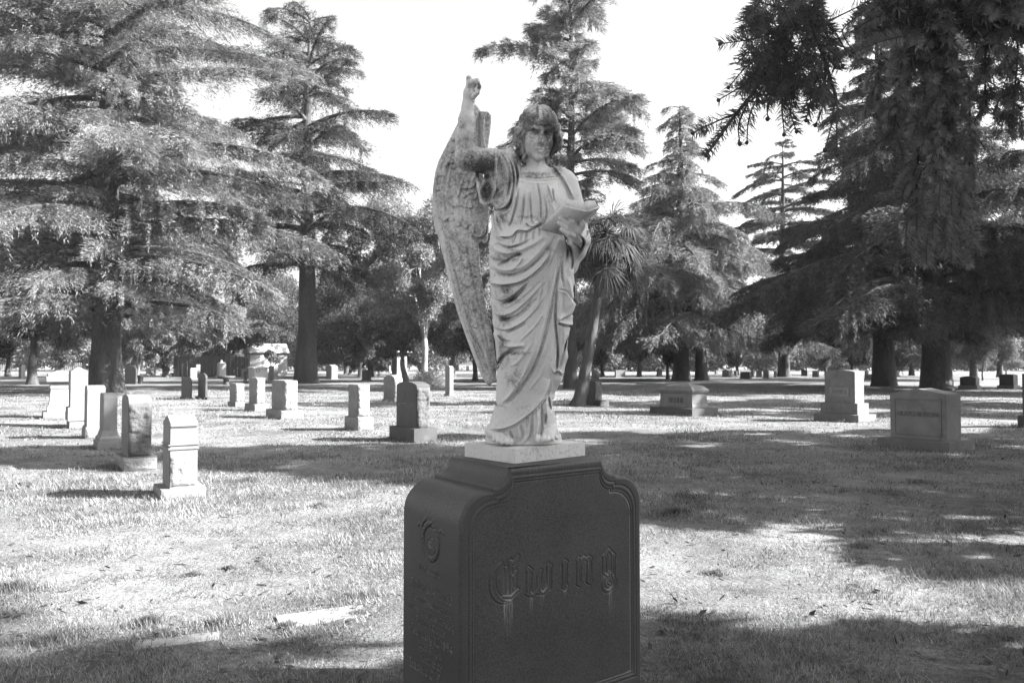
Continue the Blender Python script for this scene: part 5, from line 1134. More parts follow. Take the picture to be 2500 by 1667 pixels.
ledge(z1((690,1200),(730,1245),(775,1254),(830,1222),(865,1150)), .018, 10, -1)
ledge(z1((735,1490),(860,1490),(915,1440),(1000,1440),(1060,1405),(1135,1375)), .016, 9, -1)
ledge(z1((985,1370),(1030,1405),(1090,1390)), .008, 6, -1); ledge(z1((1040,1345),(1070,1380),(1120,1370)), .008, 5, -1)
for f in [z1((1000,1450),(985,1560)), z1((960,1450),(940,1568)), z1((1060,1420),(1050,1540)), z1((900,1470),(880,1560)), z1((1100,1410),(1110,1500))]: fold(f, 2.2, -.007)
# mantle edge on the left breast and hanging down the side
ledge(z1((880,760),(905,860),(930,980),(905,1090),(850,1250),(800,1290)), .010, 8, -1)
ledge(z1((1222,890),(1290,980),(1350,1080),(1400,1175)), .009, 9, -1); fold(z1((1245,920),(1310,1010),(1370,1120)), 2, -.007)
fold(z1((690,1265),(715,1400),(745,1490),(800,1510)), 4, .012); fold(z1((735,1280),(755,1390),(790,1460)), 3, -.006); fold(z1((760,1300),(800,1350),(830,1372)), 3, -.006)
# sleeve folds
for i, f in enumerate([z1((770,775),(835,880),(852,1040),(815,1210)), z1((800,780),(868,880),(888,1050),(850,1220)), z1((835,790),(900,900),(915,1040),(870,1180)), z1((740,1000),(735,1120),(700,1200))]): fold(f, 2.0, -.0065)
for f in [z1((785,775),(852,880),(870,1050),(832,1220)), z1((818,780),(884,890),(902,1050),(862,1200))]: fold(f, 2.6, .007)
fold(z1((735,1140),(770,1110),(800,1090)), 3, .006); fold(z1((742,800),(742,1000),(722,1110),(705,1195),(640,1215)), 3, .009)
# mantle rolls and swags
fold(z2((505,100),(560,160),(640,175),(720,150),(800,110),(872,58)), 6.5, .015); fold(z2((560,118),(630,142),(700,128),(780,92)), 3.2, -.013)
fold(z2((510,190),(560,210),(640,215),(700,195)), 4.5, .010); fold(z2((560,262),(630,222),(690,190),(715,186)), 3.4, -.015); fold(z2((640,292),(700,238),(716,200)), 4, .012)
fold(z2((515,275),(620,318),(740,288),(860,178),(930,70)), 3.6, -.012); fold(z2((520,250),(600,285),(720,262),(830,165),(890,90)), 5, .010)
ledge(z2((512,370),(600,381),(720,355),(830,272),(905,178)), .020, 11, -1, w=1.6)
fold(z2((880,260),(930,150),(960,80)), 4, .010)
fold(z2((530,385),(552,462),(612,466),(705,400),(790,315)), 3.4, .012); fold(z2((585,505),(650,478),(705,425),(745,372)), 4.0, -.018)
fold(z2((525,480),(552,558),(625,566),(730,495),(868,350)), 3.6, .013); fold(z2((565,590),(630,600),(712,560),(800,470)), 4.0, -.015)
fold(z2((528,595),(560,652),(640,656),(748,590),(880,430)), 3.4, .010)
fold(z2((540,430),(600,520),(700,470),(850,330)), 2, .004); fold(z2((600,620),(700,580),(860,420)), 2, -.005); fold(z2((700,740),(800,640),(870,540)), 3, .006); fold(z2((680,330),(790,250),(870,170)), 2, -.005); fold(z2((640,900),(700,860),(790,740)), 4, .005); fold(z2((612,692),(680,655),(740,622)), 3.6, -.011)
fold(z2((532,680),(590,755),(660,775),(740,768)), 5, .013); fold(z2((560,700),(600,735),(650,745)), 3, -.010)
fold(z2((556,925),(588,850),(650,800),(722,776)), 5.0, -.018); fold(z2((640,840),(700,800),(730,790)), 2.5, -.006)
fold(z2((950,120),(915,330),(880,500),(848,640),(800,790),(725,955),(640,1080),(585,1135)), 4.6, .014, .1); fold(z2((965,200),(930,400),(895,580),(858,720),(808,872),(745,990),(622,1150)), 3.8, -.014, .1)
fold(z2((840,390),(830,450),(800,560)), 4, .007); fold(z2((905,330),(885,450),(868,560)), 2.8, -.010); fold(z2((920,700),(890,830),(830,960),(760,1050)), 4, .008)
fold(z2((540,1000),(546,1130),(604,1162)), 2.6, -.010); fold(z2((520,1010),(526,1120),(500,1230)), 4, .008)
# cascade at the right hip
fold(z2((938,400),(930,600),(945,800),(938,935)), 3, -.016, .1); fold(z2((965,430),(960,620)), 5, .008); fold(z2((1005,700),(980,830),(955,930)), 3, -.011); fold(z2((990,640),(985,760)), 4, .010)
ledge(z2((945,415),(1000,428),(1030,470),(1058,505)), .014, 10, 1); ledge(z2((1058,505),(1035,560),(985,590),(948,615)), .013, 8, 1); ledge(z2((948,618),(1000,634),(1046,636)), .018, 8, -1)
fold(z2((1010,330),(1030,400),(1040,480)), 5, .010); fold(z2((975,200),(970,300),(985,400)), 3, -.009); fold(z2((1020,130),(1040,210),(1030,290)), 3, -.010)
ledge(z2((918,945),(950,930),(975,958)), .014, 8, -1)
# lower hem and the under-robe
ledge(z2((510,1302),(610,1296),(700,1252),(790,1182),(862,1098),(900,985)), .017, 16, -1, w=1.6)
for f in [z2((840,1130),(846,1250),(835,1385)), z2((782,1195),(778,1320),(745,1385)), z2((705,1262),(722,1340),(690,1392)), z2((885,1090),(905,1200)), z2((640,1300),(655,1360)), z2((918,1100),(912,1195)), z2((750,1215),(752,1300)), z2((870,1200),(866,1280)), z2((945,1230),(960,1330))]: fold(f, 2.8, -.012)
for f in [z2((812,1160),(818,1260),(800,1390)), z2((745,1230),(762,1330),(720,1392)), z2((868,1120),(880,1240),(850,1300)), z2((672,1285),(690,1360))]: fold(f, 4, .010)
for i in range(9): fold(z2((560+i*38, 1262-max(0, i-2)*26), (575+i*38, 1240-max(0, i-2)*26)), 2, .002)
# book sleeve arm
for f in [z2((1075,60),(1110,110),(1080,190)), z2((1040,110),(1085,150),(1070,220)), z2((985,60),(1010,140),(1000,240)), z1((1460,1530),(1500,1490),(1515,1440))]: fold(f, 2.6, -.009)
fold(z2((1100,60),(1125,110),(1095,180)), 3, .007); fold(z2((1010,100),(1050,150),(1045,220)), 4, .009)
# --- stains, plus shade painted over the eye sockets
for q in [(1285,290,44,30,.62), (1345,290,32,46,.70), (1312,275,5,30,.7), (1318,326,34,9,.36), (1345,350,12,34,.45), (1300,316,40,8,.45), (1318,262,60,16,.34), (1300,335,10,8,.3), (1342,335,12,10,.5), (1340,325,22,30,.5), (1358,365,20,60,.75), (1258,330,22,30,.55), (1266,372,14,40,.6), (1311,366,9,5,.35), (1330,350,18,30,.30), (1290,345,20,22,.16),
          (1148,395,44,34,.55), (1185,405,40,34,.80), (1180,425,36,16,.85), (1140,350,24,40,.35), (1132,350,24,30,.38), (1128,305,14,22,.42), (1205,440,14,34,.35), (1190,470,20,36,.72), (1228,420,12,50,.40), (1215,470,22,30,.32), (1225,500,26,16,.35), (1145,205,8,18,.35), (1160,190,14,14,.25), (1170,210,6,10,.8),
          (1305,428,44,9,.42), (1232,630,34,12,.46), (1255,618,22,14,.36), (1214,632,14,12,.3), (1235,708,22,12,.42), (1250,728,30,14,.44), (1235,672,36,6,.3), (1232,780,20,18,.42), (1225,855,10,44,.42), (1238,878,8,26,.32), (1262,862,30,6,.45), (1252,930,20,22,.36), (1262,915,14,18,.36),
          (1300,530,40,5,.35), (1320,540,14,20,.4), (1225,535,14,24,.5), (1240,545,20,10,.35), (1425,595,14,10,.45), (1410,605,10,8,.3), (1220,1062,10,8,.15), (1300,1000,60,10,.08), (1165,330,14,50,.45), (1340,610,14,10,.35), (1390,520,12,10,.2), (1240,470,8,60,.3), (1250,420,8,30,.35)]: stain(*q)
def blur(A, r):
    k = 2*r+1
    for ax in (0, 1):
        C = np.cumsum(np.pad(A, [(r+1, r) if i == ax else (0, 0) for i in (0, 1)], mode='edge'), axis=ax, dtype=np.float64)
        A = (np.take(C, range(k, C.shape[ax]), ax)-np.take(C, range(0, C.shape[ax]-k), ax))/k
    return A.astype(np.float32)
REL += .9*(REL-blur(blur(REL, 3), 3))+.0006*vnoise(gx*.12, gy*.05, 51)+.0004*vnoise(gx*.35, gy*.3, 52)
STAIN_SHADE += np.clip(-REL/.012, 0, 1)*.30*(.55+.45*vnoise(gx*.06, gy*.06, 17))*(gy < 1000)
for q in [(1312, 345, 40, 34, .16), (1300, 322, 36, 8, .25), (1345, 345, 14, 34, .35), (1312, 400, 30, 14, .2)]: STAIN_SHADE += np.exp(-(((gx-q[0])/q[2])**2+((gy-q[1])/q[3])**2))*q[4]*.6  # face and neck: staining with the shadow there painted in too
def sample(A, px, py):
    x = np.clip(px-RX0, 0, A.shape[1]-2.001); y = np.clip(py-RY0, 0, A.shape[0]-2.001); i = x.astype(int); j = y.astype(int); fx = x-i; fy = y-j
    return (A[j, i]*(1-fx)+A[j, i+1]*fx)*(1-fy)+(A[j+1, i]*(1-fx)+A[j+1, i+1]*fx)*fy
def projn(X, Y, Z):
    c, s = math.cos(PITCH), math.sin(PITCH); dz = Z-EYE; dep = Y*c+dz*s; up = dz*c-Y*s
    return 1250+X/dep*F, 833.5-up/dep*F
def displace(fl, rel, lim=.035):
    w_ = np.nonzero(np.abs(fl.F) < lim); px, py = projn(fl.x[w_[2]], fl.y[w_[1]], fl.z[w_[0]])
    front = 1.0
    fl.F[w_] -= (sample(rel, px, py)*front).astype(np.float32)
def finish(fl, name, m, parent, rz_origin, stn, extra=None):
    V, Q = nets(fl.F, fl.lo, fl.h); px, py = projn(V[:, 0], V[:, 1], V[:, 2]); sv = sample(stn, px, py)
    if extra is not None: sv = sv+extra(V)
    me = np_mesh(name, V-np.array(rz_origin), Q, True); me.attributes.new('stain', 'FLOAT', 'POINT').data.foreach_set('value', sv.astype(np.float32))
    return link(name, me, m, parent)
Cpl, prz, pa, pb = plinth_mesh()
ORG = np.array([Cpl[0], Cpl[1], PZ0+.0005])
ANGEL = empty('angel_statue', ORG, 0, 'weathered marble angel with raised broken arm, large wing and open book, on the granite monument', 'statue')
def build_figure():
    fl = Field([-.30, YC-.37, 1.222], [.385, YC+.21, 2.955], .0029)
    # body and robe as a stack of ellipses
    rows = [(405,1290,1336,.050,.02),(414,1268,1352,.07,.03),(428,1250,1368,.088,.03),(446,1238,1384,.10,.025),(470,1222,1394,.112,.02),(495,1212,1397,.118,.01),(525,1205,1393,.12,.0),(557,1199,1385,.118,.0),(590,1195,1388,.13,0),(640,1194,1396,.142,0),(700,1197,1396,.148,0),(760,1201,1397,.150,0),(800,1205,1392,.15,0),(850,1210,1383,.148,0),(890,1214,1378,.146,0),(930,1213,1366,.142,0),(960,1211,1354,.140,0),(1000,1206,1352,.142,0),(1030,1196,1358,.143,.004),(1060,1187,1369,.138,.012),(1095,1182,1376,.134,.018)]
    rows = np.array(rows, float); zz = np.array([P3(1250, r[0])[2] for r in rows])[::-1]; kx = YC/F
    xl = ((rows[:, 1]-1250)*kx)[::-1]; xr = ((rows[:, 2]-1250)*kx)[::-1]; bb = rows[::-1, 3]; dc = rows[::-1, 4]
    Z = fl.z; XL = np.interp(Z, zz, xl); XR = np.interp(Z, zz, xr); B = np.interp(Z, zz, bb); DC = np.interp(Z, zz, dc)
    for k, z in enumerate(Z):
        if z > zz[-1]+.005: break
        cx = (XL[k]+XR[k])/2; a = (XR[k]-XL[k])/2; b = B[k]; q = (np.abs((fl.x[None, :]-cx)/a)**2.35+np.abs((fl.y[:, None]-YC-DC[k])/b)**2.35)**(1/2.35)
        fl.F[k] = np.minimum(fl.F[k], (q-1)*min(a, b))
    # cut flat on top of the plinth
    S = fl
    # shoulders, bust, hips, knee
    S.ell(P3(1250, 432, .03), (.075, .065, .055), .03); S.ell(P3(1360, 440, .03), (.07, .065, .06), .03)
    S.ell(P3(1270, 490, -.07), (.055, .045, .06), .04); S.ell(P3(1335, 492, -.065), (.055, .045, .06), .04)
    S.ell(P3(1286, 830, -.10), (.075, .075, .13), .05); S.ell(P3(1262, 930, -.075), (.06, .07, .16), .05); S.ell(P3(1300, 660, -.06), (.12, .09, .14), .05)
    # bare foot bulges under the hem
    # neck
    S.cap(P3(1308, 440, .025), P3(1308, 385, .022), .052, .044, .02)
    S.cap(P3(1283, 425, -.035), P3(1306, 440, -.055), .008, .006, .012); S.cap(P3(1333, 422, -.035), P3(1312, 440, -.055), .008, .006, .012)
    S.ell(P3(1246, 376, .09), (.034, .04, .028), .012); S.ell(P3(1232, 392, .10), (.04, .04, .03), .012)
    # ---- raised bare arm
    sh = P3(1236, 400, .03); el = P3(1140, 388, -.02); wr = P3(1142, 262, -.045)
    S.cap(sh, el, .064, .055, .02); fm = P3(1137, 335, -.03); S.cap(el, fm, .052, .047, .016); S.cap(fm, P3(1139, 292, -.04), .047, .036, .016); S.cap(P3(1139, 292, -.04), wr, .036, .0275, .016)
    # fist with broken forefinger
    S.cap(wr, P3(1147, 228, -.055), .027, .031, .012, sq=(1, .8, 1)); S.cap(P3(1147, 228, -.06), P3(1151, 208, -.06), .028, .024, .01); S.cap(P3(1150, 205, -.085), P3(1150, 207, -.03), .018, .017, .01)
    for i, (dy, l) in enumerate([(-.098, 0), (-.078, 1), (-.058, 1), (-.038, 0)]):
        k0 = P3(1150+l, 201-2*l, dy); k1 = P3(1164+l*2, 197+i, dy-.004); k2 = P3(1170, 211+i, dy); k3 = P3(1162, 219+i, dy+.002)
        S.chain([k0, k1, k2, k3], [.0115, .0105, .0095, .0085], .0025)
    S.ell(P3(1158, 208, -.068), (.015, .032, .017), .008)
    S.cap(P3(1156, 236, -.09), P3(1166, 226, -.105), .0125, .0105, .006); S.cap(P3(1166, 226, -.105), P3(1169, 215, -.108), .0105, .0085, .003)
    S.cap(P3(1147, 214, -.06), P3(1144.5, 191, -.064), .0150, .0125, .006)
    # ---- sleeve of the raised arm: a hanging bag with a hollow mouth
    S.ell(P3(1242, 414, .0), (.058, .090, .096), .003); S.ell(P3(1204, 462, .0), (.066, .085, .085), .02); S.ell(P3(1222, 490, .0), (.045, .07, .045), .02)
    S.ell(P3(1186, 458, -.075), (.034, .095, .074), .003, True); S.ell(P3(1168, 430, -.04), (.03, .07, .06), .006, True)
    rim = [P3(1212, 368, -.05), P3(1212, 400, -.088), P3(1211, 440, -.094), P3(1205, 474, -.082), P3(1200, 494, -.06), P3(1187, 500, -.03), P3(1176, 492, 0), P3(1169, 460, .02), P3(1164, 422, .03)]
    S.chain(rim, [.0085]*9, .008)
    S.cap(P3(1225, 402, .02), el, .058, .054, .003)
    # ---- the other arm under its sleeve, hand under the book
    el2 = P3(1414, 588, .0); S.cap(P3(1380, 452, .03), P3(1402, 520, .02), .062, .056, .03); S.cap(P3(1402, 520, .02), el2, .054, .050, .02); S.cap(el2, P3(1410, 585, -.14), .05, .042, .02); S.ell(P3(1412, 612, -.02), (.038, .06, .045), .02)
    S.ell(P3(1398, 640, .01), (.03, .06, .05), .03); S.cap(P3(1410, 588, -.14), P3(1405, 568, -.225), .034, .027, .012)
    S.ell(P3(1404, 561, -.245), (.033, .024, .028), .012)
    for a, b, c, r in [((1409, 556), (1400, 540), (1386, 527), .0115), ((1403, 562), (1388, 547), (1369, 533), .0120), ((1398, 570), (1383, 558), (1365, 545), .0118), ((1400, 577), (1387, 571), (1370, 561), .0108)]:
        S.chain([P3(*a, -.255), P3(*b, -.278), P3(*c, -.285)], [r*1.08, r, r*.82], .003)
    S.chain([P3(1417, 562, -.24), P3(1423, 548, -.272), P3(1416, 533, -.288)], [.014, .0125, .0098], .005)
    # ---- feet
    for (hx, hy, tx, ty, n, sd) in ((1208, 1052, 1224, 1075, 5, 1), (1340, 1050, 1340, 1070, 5, -1)):
        h0 = P3(hx, hy, -.06); t0 = P3(tx, ty-6, -.135); S.cap(h0, t0, .038, .026, .008, sq=(1.2, 1, .85))
        for i in range(n):
            o = (i-2)*9.4; big = 1.28-.13*(4-i if sd > 0 else i); a = P3(tx+o*.9, ty-3+(-abs(o)*.12), -.150+abs(o)*.0006); b = P3(tx+o*1.15+2*sd, ty+6-abs(o)*.10-(4-i if sd > 0 else i)*1.2, -.186+abs(o)*.0010)
            S.cap(a, b, .0125*big, .0105*big, .003)
    fl.F[fl.z < 1.2385] = .03
    # ---- cascade folds standing off the hip
    S.chain([P3(1382, 700, -.07), P3(1392, 745, -.08), P3(1388, 785, -.075)], [.020, .022, .014], .02); S.chain([P3(1372, 800, -.09), P3(1374, 870, -.085), P3(1362, 925, -.08), P3(1356, 948, -.07)], [.020, .020, .016, .007], .018)
    S.chain([P3(1384, 640, -.05), P3(1392, 690, -.06)], [.022, .02], .02)
    displace(fl, REL*.94)
    # ---- head (added after the folds so that they do not mark it)
    yaw, pit, rol = R(9), R(14), R(3)
    Ry = np.array([[math.cos(yaw), math.sin(yaw), 0], [-math.sin(yaw), math.cos(yaw), 0], [0, 0, 1.]])
    # local axes: x' right, y' forward (towards the viewer, -Y world), z' up
    fwd = np.array([math.sin(yaw)*math.cos(pit), -math.cos(yaw)*math.cos(pit), -math.sin(pit)]); rt = np.cross([0, 0, 1.], fwd)*-1; rt /= np.linalg.norm(rt); rt = rt if rt[0] > 0 else -rt
    up = np.cross(rt, -fwd); up = up if up[2] > 0 else -up
    rt, up = rt*math.cos(rol)-up*math.sin(rol), up*math.cos(rol)+rt*math.sin(rol)
    M3 = np.stack([rt, fwd, up]); HC = P3(1313, 331, -.02); K = 1.03
    def L(x, y, z): return HC+(rt*x+up*y+fwd*z)*K
    def E(c, r, k, sub=False): S.ell(L(*c), (r[0]*K, r[2]*K, r[1]*K), k, sub, M3)
    E((0, .035, -.012), (.078, .098, .095), .02); E((0, -.018, .018), (.062, .088, .070), .02)
    E((0, -.097, .057), (.017, .016, .020), .024); E((-.036, -.036, .052), (.024, .030, .024), .02); E((.036, -.036, .052), (.024, .030, .024), .02)
    E((-.038, -.064, .030), (.014, .024, .03), .02); E((.038, -.064, .030), (.014, .024, .03), .02)
    E((-.0300, .004, .092), (.0225, .0145, .031), .007, True); E((.0300, .004, .092), (.0225, .0145, .031), .007, True)
    S.chain([L(-.050, .020, .058), L(-.029, .029, .082), L(-.010, .022, .088)], [.006, .0085, .0065], .006); S.chain([L(.050, .020, .058), L(.029, .029, .082), L(.010, .022, .088)], [.006, .0085, .0065], .006)
    S.cap(L(0, .022, .086), L(0, -.026, .106), .0072, .0090, .007); S.ell(L(0, -.031, .107), (.0095, .0105, .0085), .004); S.ell(L(-.0105, -.035, .095), (.0060, .0090, .0062), .004); S.ell(L(.0105, -.035, .095), (.0060, .0090, .0062), .004)
    S.ell(L(-.007, -.0445, .101), (.0032, .004, .0032), .002, True); S.ell(L(.007, -.0445, .101), (.0032, .004, .0032), .002, True)
    for sx in (-1, 1):
        S.ell(L(sx*.0300, .002, .0605), (.0150, .0150, .0125), .002)
        S.chain([L(sx*.0145, .003, .0745), L(sx*.0300, .0125, .0790), L(sx*.0465, .002, .0655)], [.0022, .0034, .0024], .002)
        S.chain([L(sx*.0155, .0, .0740), L(sx*.0300, -.0070, .0760), L(sx*.0455, .0, .0655)], [.0018, .0026, .0018], .002)
    E((0, -.066, .062), (.023, .015, .021), .014)
    S.chain([L(-.0185, -.0645, .079), L(-.006, -.0590, .0878), L(0, -.0608, .0882), L(.006, -.0590, .0878), L(.0185, -.0645, .079)], [.0018, .0038, .0034, .0038, .0018], .002)
    S.chain([L(-.013, -.0705, .081), L(0, -.0735, .0868), L(.013, -.0705, .081)], [.0030, .0054, .0030], .003)
    S.chain([L(-.023, -.0664, .081), L(0, -.0672, .0930), L(.023, -.0664, .081)], [.0018, .0026, .0018], .002, True)
    S.ell(L(0, -.083, .088), (.012, .005, .0045), .006, True); S.ell(L(0, -.050, .098), (.0035, .006, .005), .003, True)
    # hair: cap parted in the middle, locks framing the face
    hs = Field([HC[0]-.17, HC[1]-.16, HC[2]-.19], [HC[0]+.17, HC[1]+.17, HC[2]+.17], fl.h)
    i0 = [int(round((hs.lo[k]-fl.lo[k])/fl.h)) for k in range(3)]; hs.lo = fl.lo+np.array(i0)*fl.h
    hs.x = hs.lo[0]+np.arange(len(hs.x))*fl.h; hs.y = hs.lo[1]+np.arange(len(hs.y))*fl.h; hs.z = hs.lo[2]+np.arange(len(hs.z))*fl.h
    hs.F[:] = .06
    def HE(c, r, k, sub=False): hs.ell(L(*c), (r[0]*K, r[2]*K, r[1]*K), k, sub, M3)
    HE((0, .052, -.022), (.088, .086, .106), .01); HE((0, .058, .045), (.068, .040, .052), .02)
    HE((-.048, .046, .050), (.038, .024, .032), .012); HE((.048, .046, .050), (.038, .024, .032), .012)
    for sx in (-1, 1):
        hs.chain([L(sx*.072, .045, .035), L(sx*.088, .004, .024), L(sx*.092, -.024, .014), L(sx*.076, -.054, .014), L(sx*.064, -.084, .006), L(sx*.058, -.112, -.004)], [.020, .024, .023, .017, .013, .010], .012)
        hs.chain([L(sx*.072, -.02, -.02), L(sx*.060, -.075, -.03), L(sx*.052, -.112, -.03)], [.034, .027, .016], .015)
        hs.chain([L(sx*.098, -.012, .004), L(sx*.106, -.034, .004), L(sx*.094, -.056, .006)], [.012, .012, .009], .01)
    HE((0, -.04, -.06), (.085, .11, .05), .02)
    # strand grooves running back from the parting and down the locks
    Xh, Yh, Zh = hs.x[None, None, :], hs.y[None, :, None], hs.z[:, None, None]; q = [Xh-HC[0], Yh-HC[1], Zh-HC[2]]
    lx, lf, lu = [sum(M3[k][j]*q[j] for j in range(3))/K for k in range(3)]
    ang = np.arctan2(lu+.02, np.abs(lx)+.01)
    wave = np.sin(np.where(lu > .02, 95*lf+16*ang+1.6*np.sin(9*ang+lx*30), 260*np.abs(lx)+30*lf+2.6*np.sin(lu*62))); part = np.exp(-(lx/.0045)**2)*(lu > .06)
    hs.F -= (.0030*wave).astype(np.float32); hs.F += (.009*part).astype(np.float32)
    # open the face
    face = np.sqrt(((lx)/.057)**2+((lu+.028)/.070)**2)
    opening = np.where(lf > .012, (face-1)*.05, .05).astype(np.float32); hs.F = np.maximum(hs.F, -opening)
    sl = tuple(slice(i0[k], i0[k]+hs.F.shape[2-k]) for k in (2, 1, 0)); f = fl.F[sl]; h_ = hs.F[:f.shape[0], :f.shape[1], :f.shape[2]]
    kk = .004; t = np.clip(.5+.5*(h_-f)/kk, 0, 1); fl.F[sl] = h_*(1-t)+f*t-kk*t*(1-t)
    # fine chisel unevenness
    finish(fl, 'figure', MARB, ANGEL, ORG, STAIN_SHADE)
build_figure()
# ---- wings
def poly_map(pts):
    p = np.array(pts, float); inside = np.zeros(gx.shape, bool); D = np.full(gx.shape, 1e9, np.float32); n = len(p)
    for i in range(n):
        a = p[i]; b = p[(i+1) % n]; e = b-a; t = np.clip(((gx-a[0])*e[0]+(gy-a[1])*e[1])/(e@e+1e-9), 0, 1); D = np.minimum(D, np.hypot(gx-a[0]-t*e[0], gy-a[1]-t*e[1]))
        c = ((a[1] > gy) != (b[1] > gy)) & (gx < (b[0]-a[0])*(gy-a[1])/(b[1]-a[1]+1e-9)+a[0]); inside ^= c
    return np.where(inside, -D, D)
def wing(name, pts, relf, yc, th, lo, hi, stn):
    fl = Field(lo, hi, .0033); d2 = poly_map(pts); X, Y, Z = np.meshgrid(fl.x, fl.y, fl.z, indexing='ij'); px, py = projn(X, Y, Z)
    d = sample(d2, px, py)*YC/F; w_ = Y-yc(px, py); rel_ = sample(relf, px, py); rel_ = np.where(w_ < 0, rel_*1.5, 0)
    T = np.maximum(th(px, py)+.008+rel_, .009); dz = np.abs(w_)-T; r = .012
    f = np.minimum(np.maximum(d+r, dz+r), 0)+np.hypot(np.maximum(d+r, 0), np.maximum(dz+r, 0))-r
    fl.F = np.ascontiguousarray(f.transpose(2, 1, 0)).astype(np.float32)
    return finish(fl, name, MARB, ANGEL, ORG, stn)
WR = np.zeros_like(gx)
W1 = z1((545,540),(415,515),(350,640),(290,760),(245,850),(215,950),(198,1080),(192,1200),(196,1300),(208,1390),(228,1470))+z2((180,60),(212,190),(240,300),(270,420),(300,540),(335,640),(370,740),(400,820),(430,900),(460,965),(490,1012),(512,1019),(552,990),(556,900),(540,790),(530,700),(512,630),(495,560),(480,480),(470,400),(462,350),(455,300),(446,200),(441,118),(455,105),(480,118),(500,95),(505,0))+z1((680,1250),(640,1100),(620,900),(600,700))
# primaries: long shafts
for k, off in enumerate((0, 9, 17)):
    fold(z2((225+off*1.5, 90), (255+off*1.6, 260), (300+off*1.7, 440), (350+off*1.8, 620), (420+off*2.0, 790), (490+off*1.4, 960)), 1.5, -.0075, .06, WR)
fold(z1((330,1000),(360,1150),(390,1300),(420,1450)), 2, -.006, .2, WR)
fold(z2((355,80),(385,250),(425,430),(465,600),(500,760),(530,900)), 2, -.006, .1, WR); fold(z2((300,100),(335,290),(380,460),(430,640),(480,800),(520,930)), 3, .005, .1, WR)
r5 = np.random.default_rng(5)
# covert feathers: overlapping scallops
for row in range(7):
    for col in range(4):
        cx = 300+row*8+col*80+r5.normal()*12; cy = 700+row*104+col*58+r5.normal()*24
        if not (170+max(0, (900-cy))*.35 < cx < 560+row*5): continue
        if cy > 1480: continue
        s_ = 38+7*r5.normal(); pts = z1((cx-s_, cy-20), (cx-s_*.8, cy+38), (cx+4, cy+58), (cx+s_*.85, cy+30), (cx+s_, cy-24)); ledge(pts, .0034, 12, -1, .2, 1.1, WR)
        fold(z1((cx, cy-30), (cx+5, cy+40)), 1.1, -.003, .2, WR)
for (a, b) in [((320,150),(356,182)), ((335,245),(378,272)), ((330,365),(392,395)), ((395,235),(425,268)), ((400,312),(438,330)), ((372,520),(430,545)), ((318,80),(345,150)), ((405,640),(440,655)), ((455,620),(480,640)), ((270,30),(290,80))]:
    ledge(z2(a, ((a[0]+b[0])/2, (a[1]+b[1])/2+8), b), .009, 7, -1, .2, 1.1, WR)
for q in [((345,640),(365,672),(395,668)), ((325,745),(345,775),(372,770)), ((312,850),(335,872),(375,862)), ((232,962),(262,980),(285,960)), ((300,1372),(318,1345),(335,1330)), ((425,1222),(470,1240),(540,1252)), ((378,935),(400,1010),(470,1085)), ((470,1085),(530,1075),(562,1035)), ((455,1170),(500,1130),(560,1118)), ((215,1085),(240,1100),(262,1085)), ((440,1360),(470,1420),(505,1405)), ((330,1180),(360,1230),(400,1240))]: ledge(z1(*q), .011, 13, -1, .2, 1.1, WR)
for k in range(3): ledge(z1((510+k*10,1400-k*30),(525+k*10,1470),(590,1500),(640,1450),(660-k*12,1360)), .009, 8, -1, .15, 1.2, WR)
for k in range(2): ledge(z1((390+k*60,990+k*90),(430+k*60,1070+k*80),(520+k*40,1085+k*90),(565+k*20,1030+k*60)), .008, 9, -1, .15, 1.2, WR)
for q in [((420,640),(335,900),(300,1150),(325,1400)), ((500,880),(410,1080),(372,1300),(420,1500)), ((380,700),(280,930),(245,1200),(262,1420)), ((560,900),(480,1150),(440,1350)), ((330,760),(250,980),(225,1200))]: fold(z1(*q), 2.2, -.0055, .25, WR); fold([(x+5, y) for x, y in z1(*q)], 4, .0045, .25, WR)
for x0 in (1095, 1130, 1160): fold([(x0, 420), (x0-12, 500), (x0-8, 590)], 4, .004, .3, WR)
SW = np.zeros_like(STAIN_SHADE)+.25+.10*np.exp(-((gy-700)/160)**2)
save = STAIN_SHADE.copy(); STAIN_SHADE[:] = 0
for q in [(1110,400,26,60,.34), (1130,350,20,40,.4), (1180,740,18,90,.45), (1160,640,22,50,.4), (1200,820,10,90,.5), (1150,760,20,70,.3), (1108,700,14,60,.2), (1140,520,30,30,.34), (1170,500,16,40,.45), (1125,460,14,20,.4), (1100,485,8,30,.35), (1172,430,14,60,.4), (1160,570,24,14,.4), (1206,905,8,24,.5), (1150,420,16,20,.4)]: stain(*q)
SW = np.maximum(SW, STAIN_SHADE); STAIN_SHADE[:] = save
SW = np.where(gx-(1069+(gy-573)*.27) < 14, SW*.35, SW)*(1-.7*np.exp(-((gx-1120)**2/900+(gy-520)**2/1500)))
wing('wing', W1, WR, lambda px, py: YC+.17+.10*((1200-px)/130)**2*.5-.02*(py-500)/400, lambda px, py: .013+.010*np.clip((px-1070)/130, 0, 1), [-.42, YC+.02, 1.44], [-.03, YC+.40, 2.84], SW)
W2 = z1((540,350),(575,380),(605,425),(665,428),(697,462),(690,560),(672,700),(655,800),(760,742),(830,720),(880,820),(860,900),(700,900),(600,800),(548,600))
WR2 = np.zeros_like(gx); fold(z1((600,430),(590,560),(600,760)), 2.5, -.01, .1, WR2); fold(z1((640,440),(625,600),(640,740)), 2.5, .008, .1, WR2); fold(z1((570,420),(560,600)), 2, .007, .1, WR2)
wing('wing', W2, WR2, lambda px, py: YC+.16+0*px, lambda px, py: .028+0*px, [-.24, YC+.05, 2.33], [.04, YC+.26, 2.95], np.full_like(STAIN_SHADE, .36))
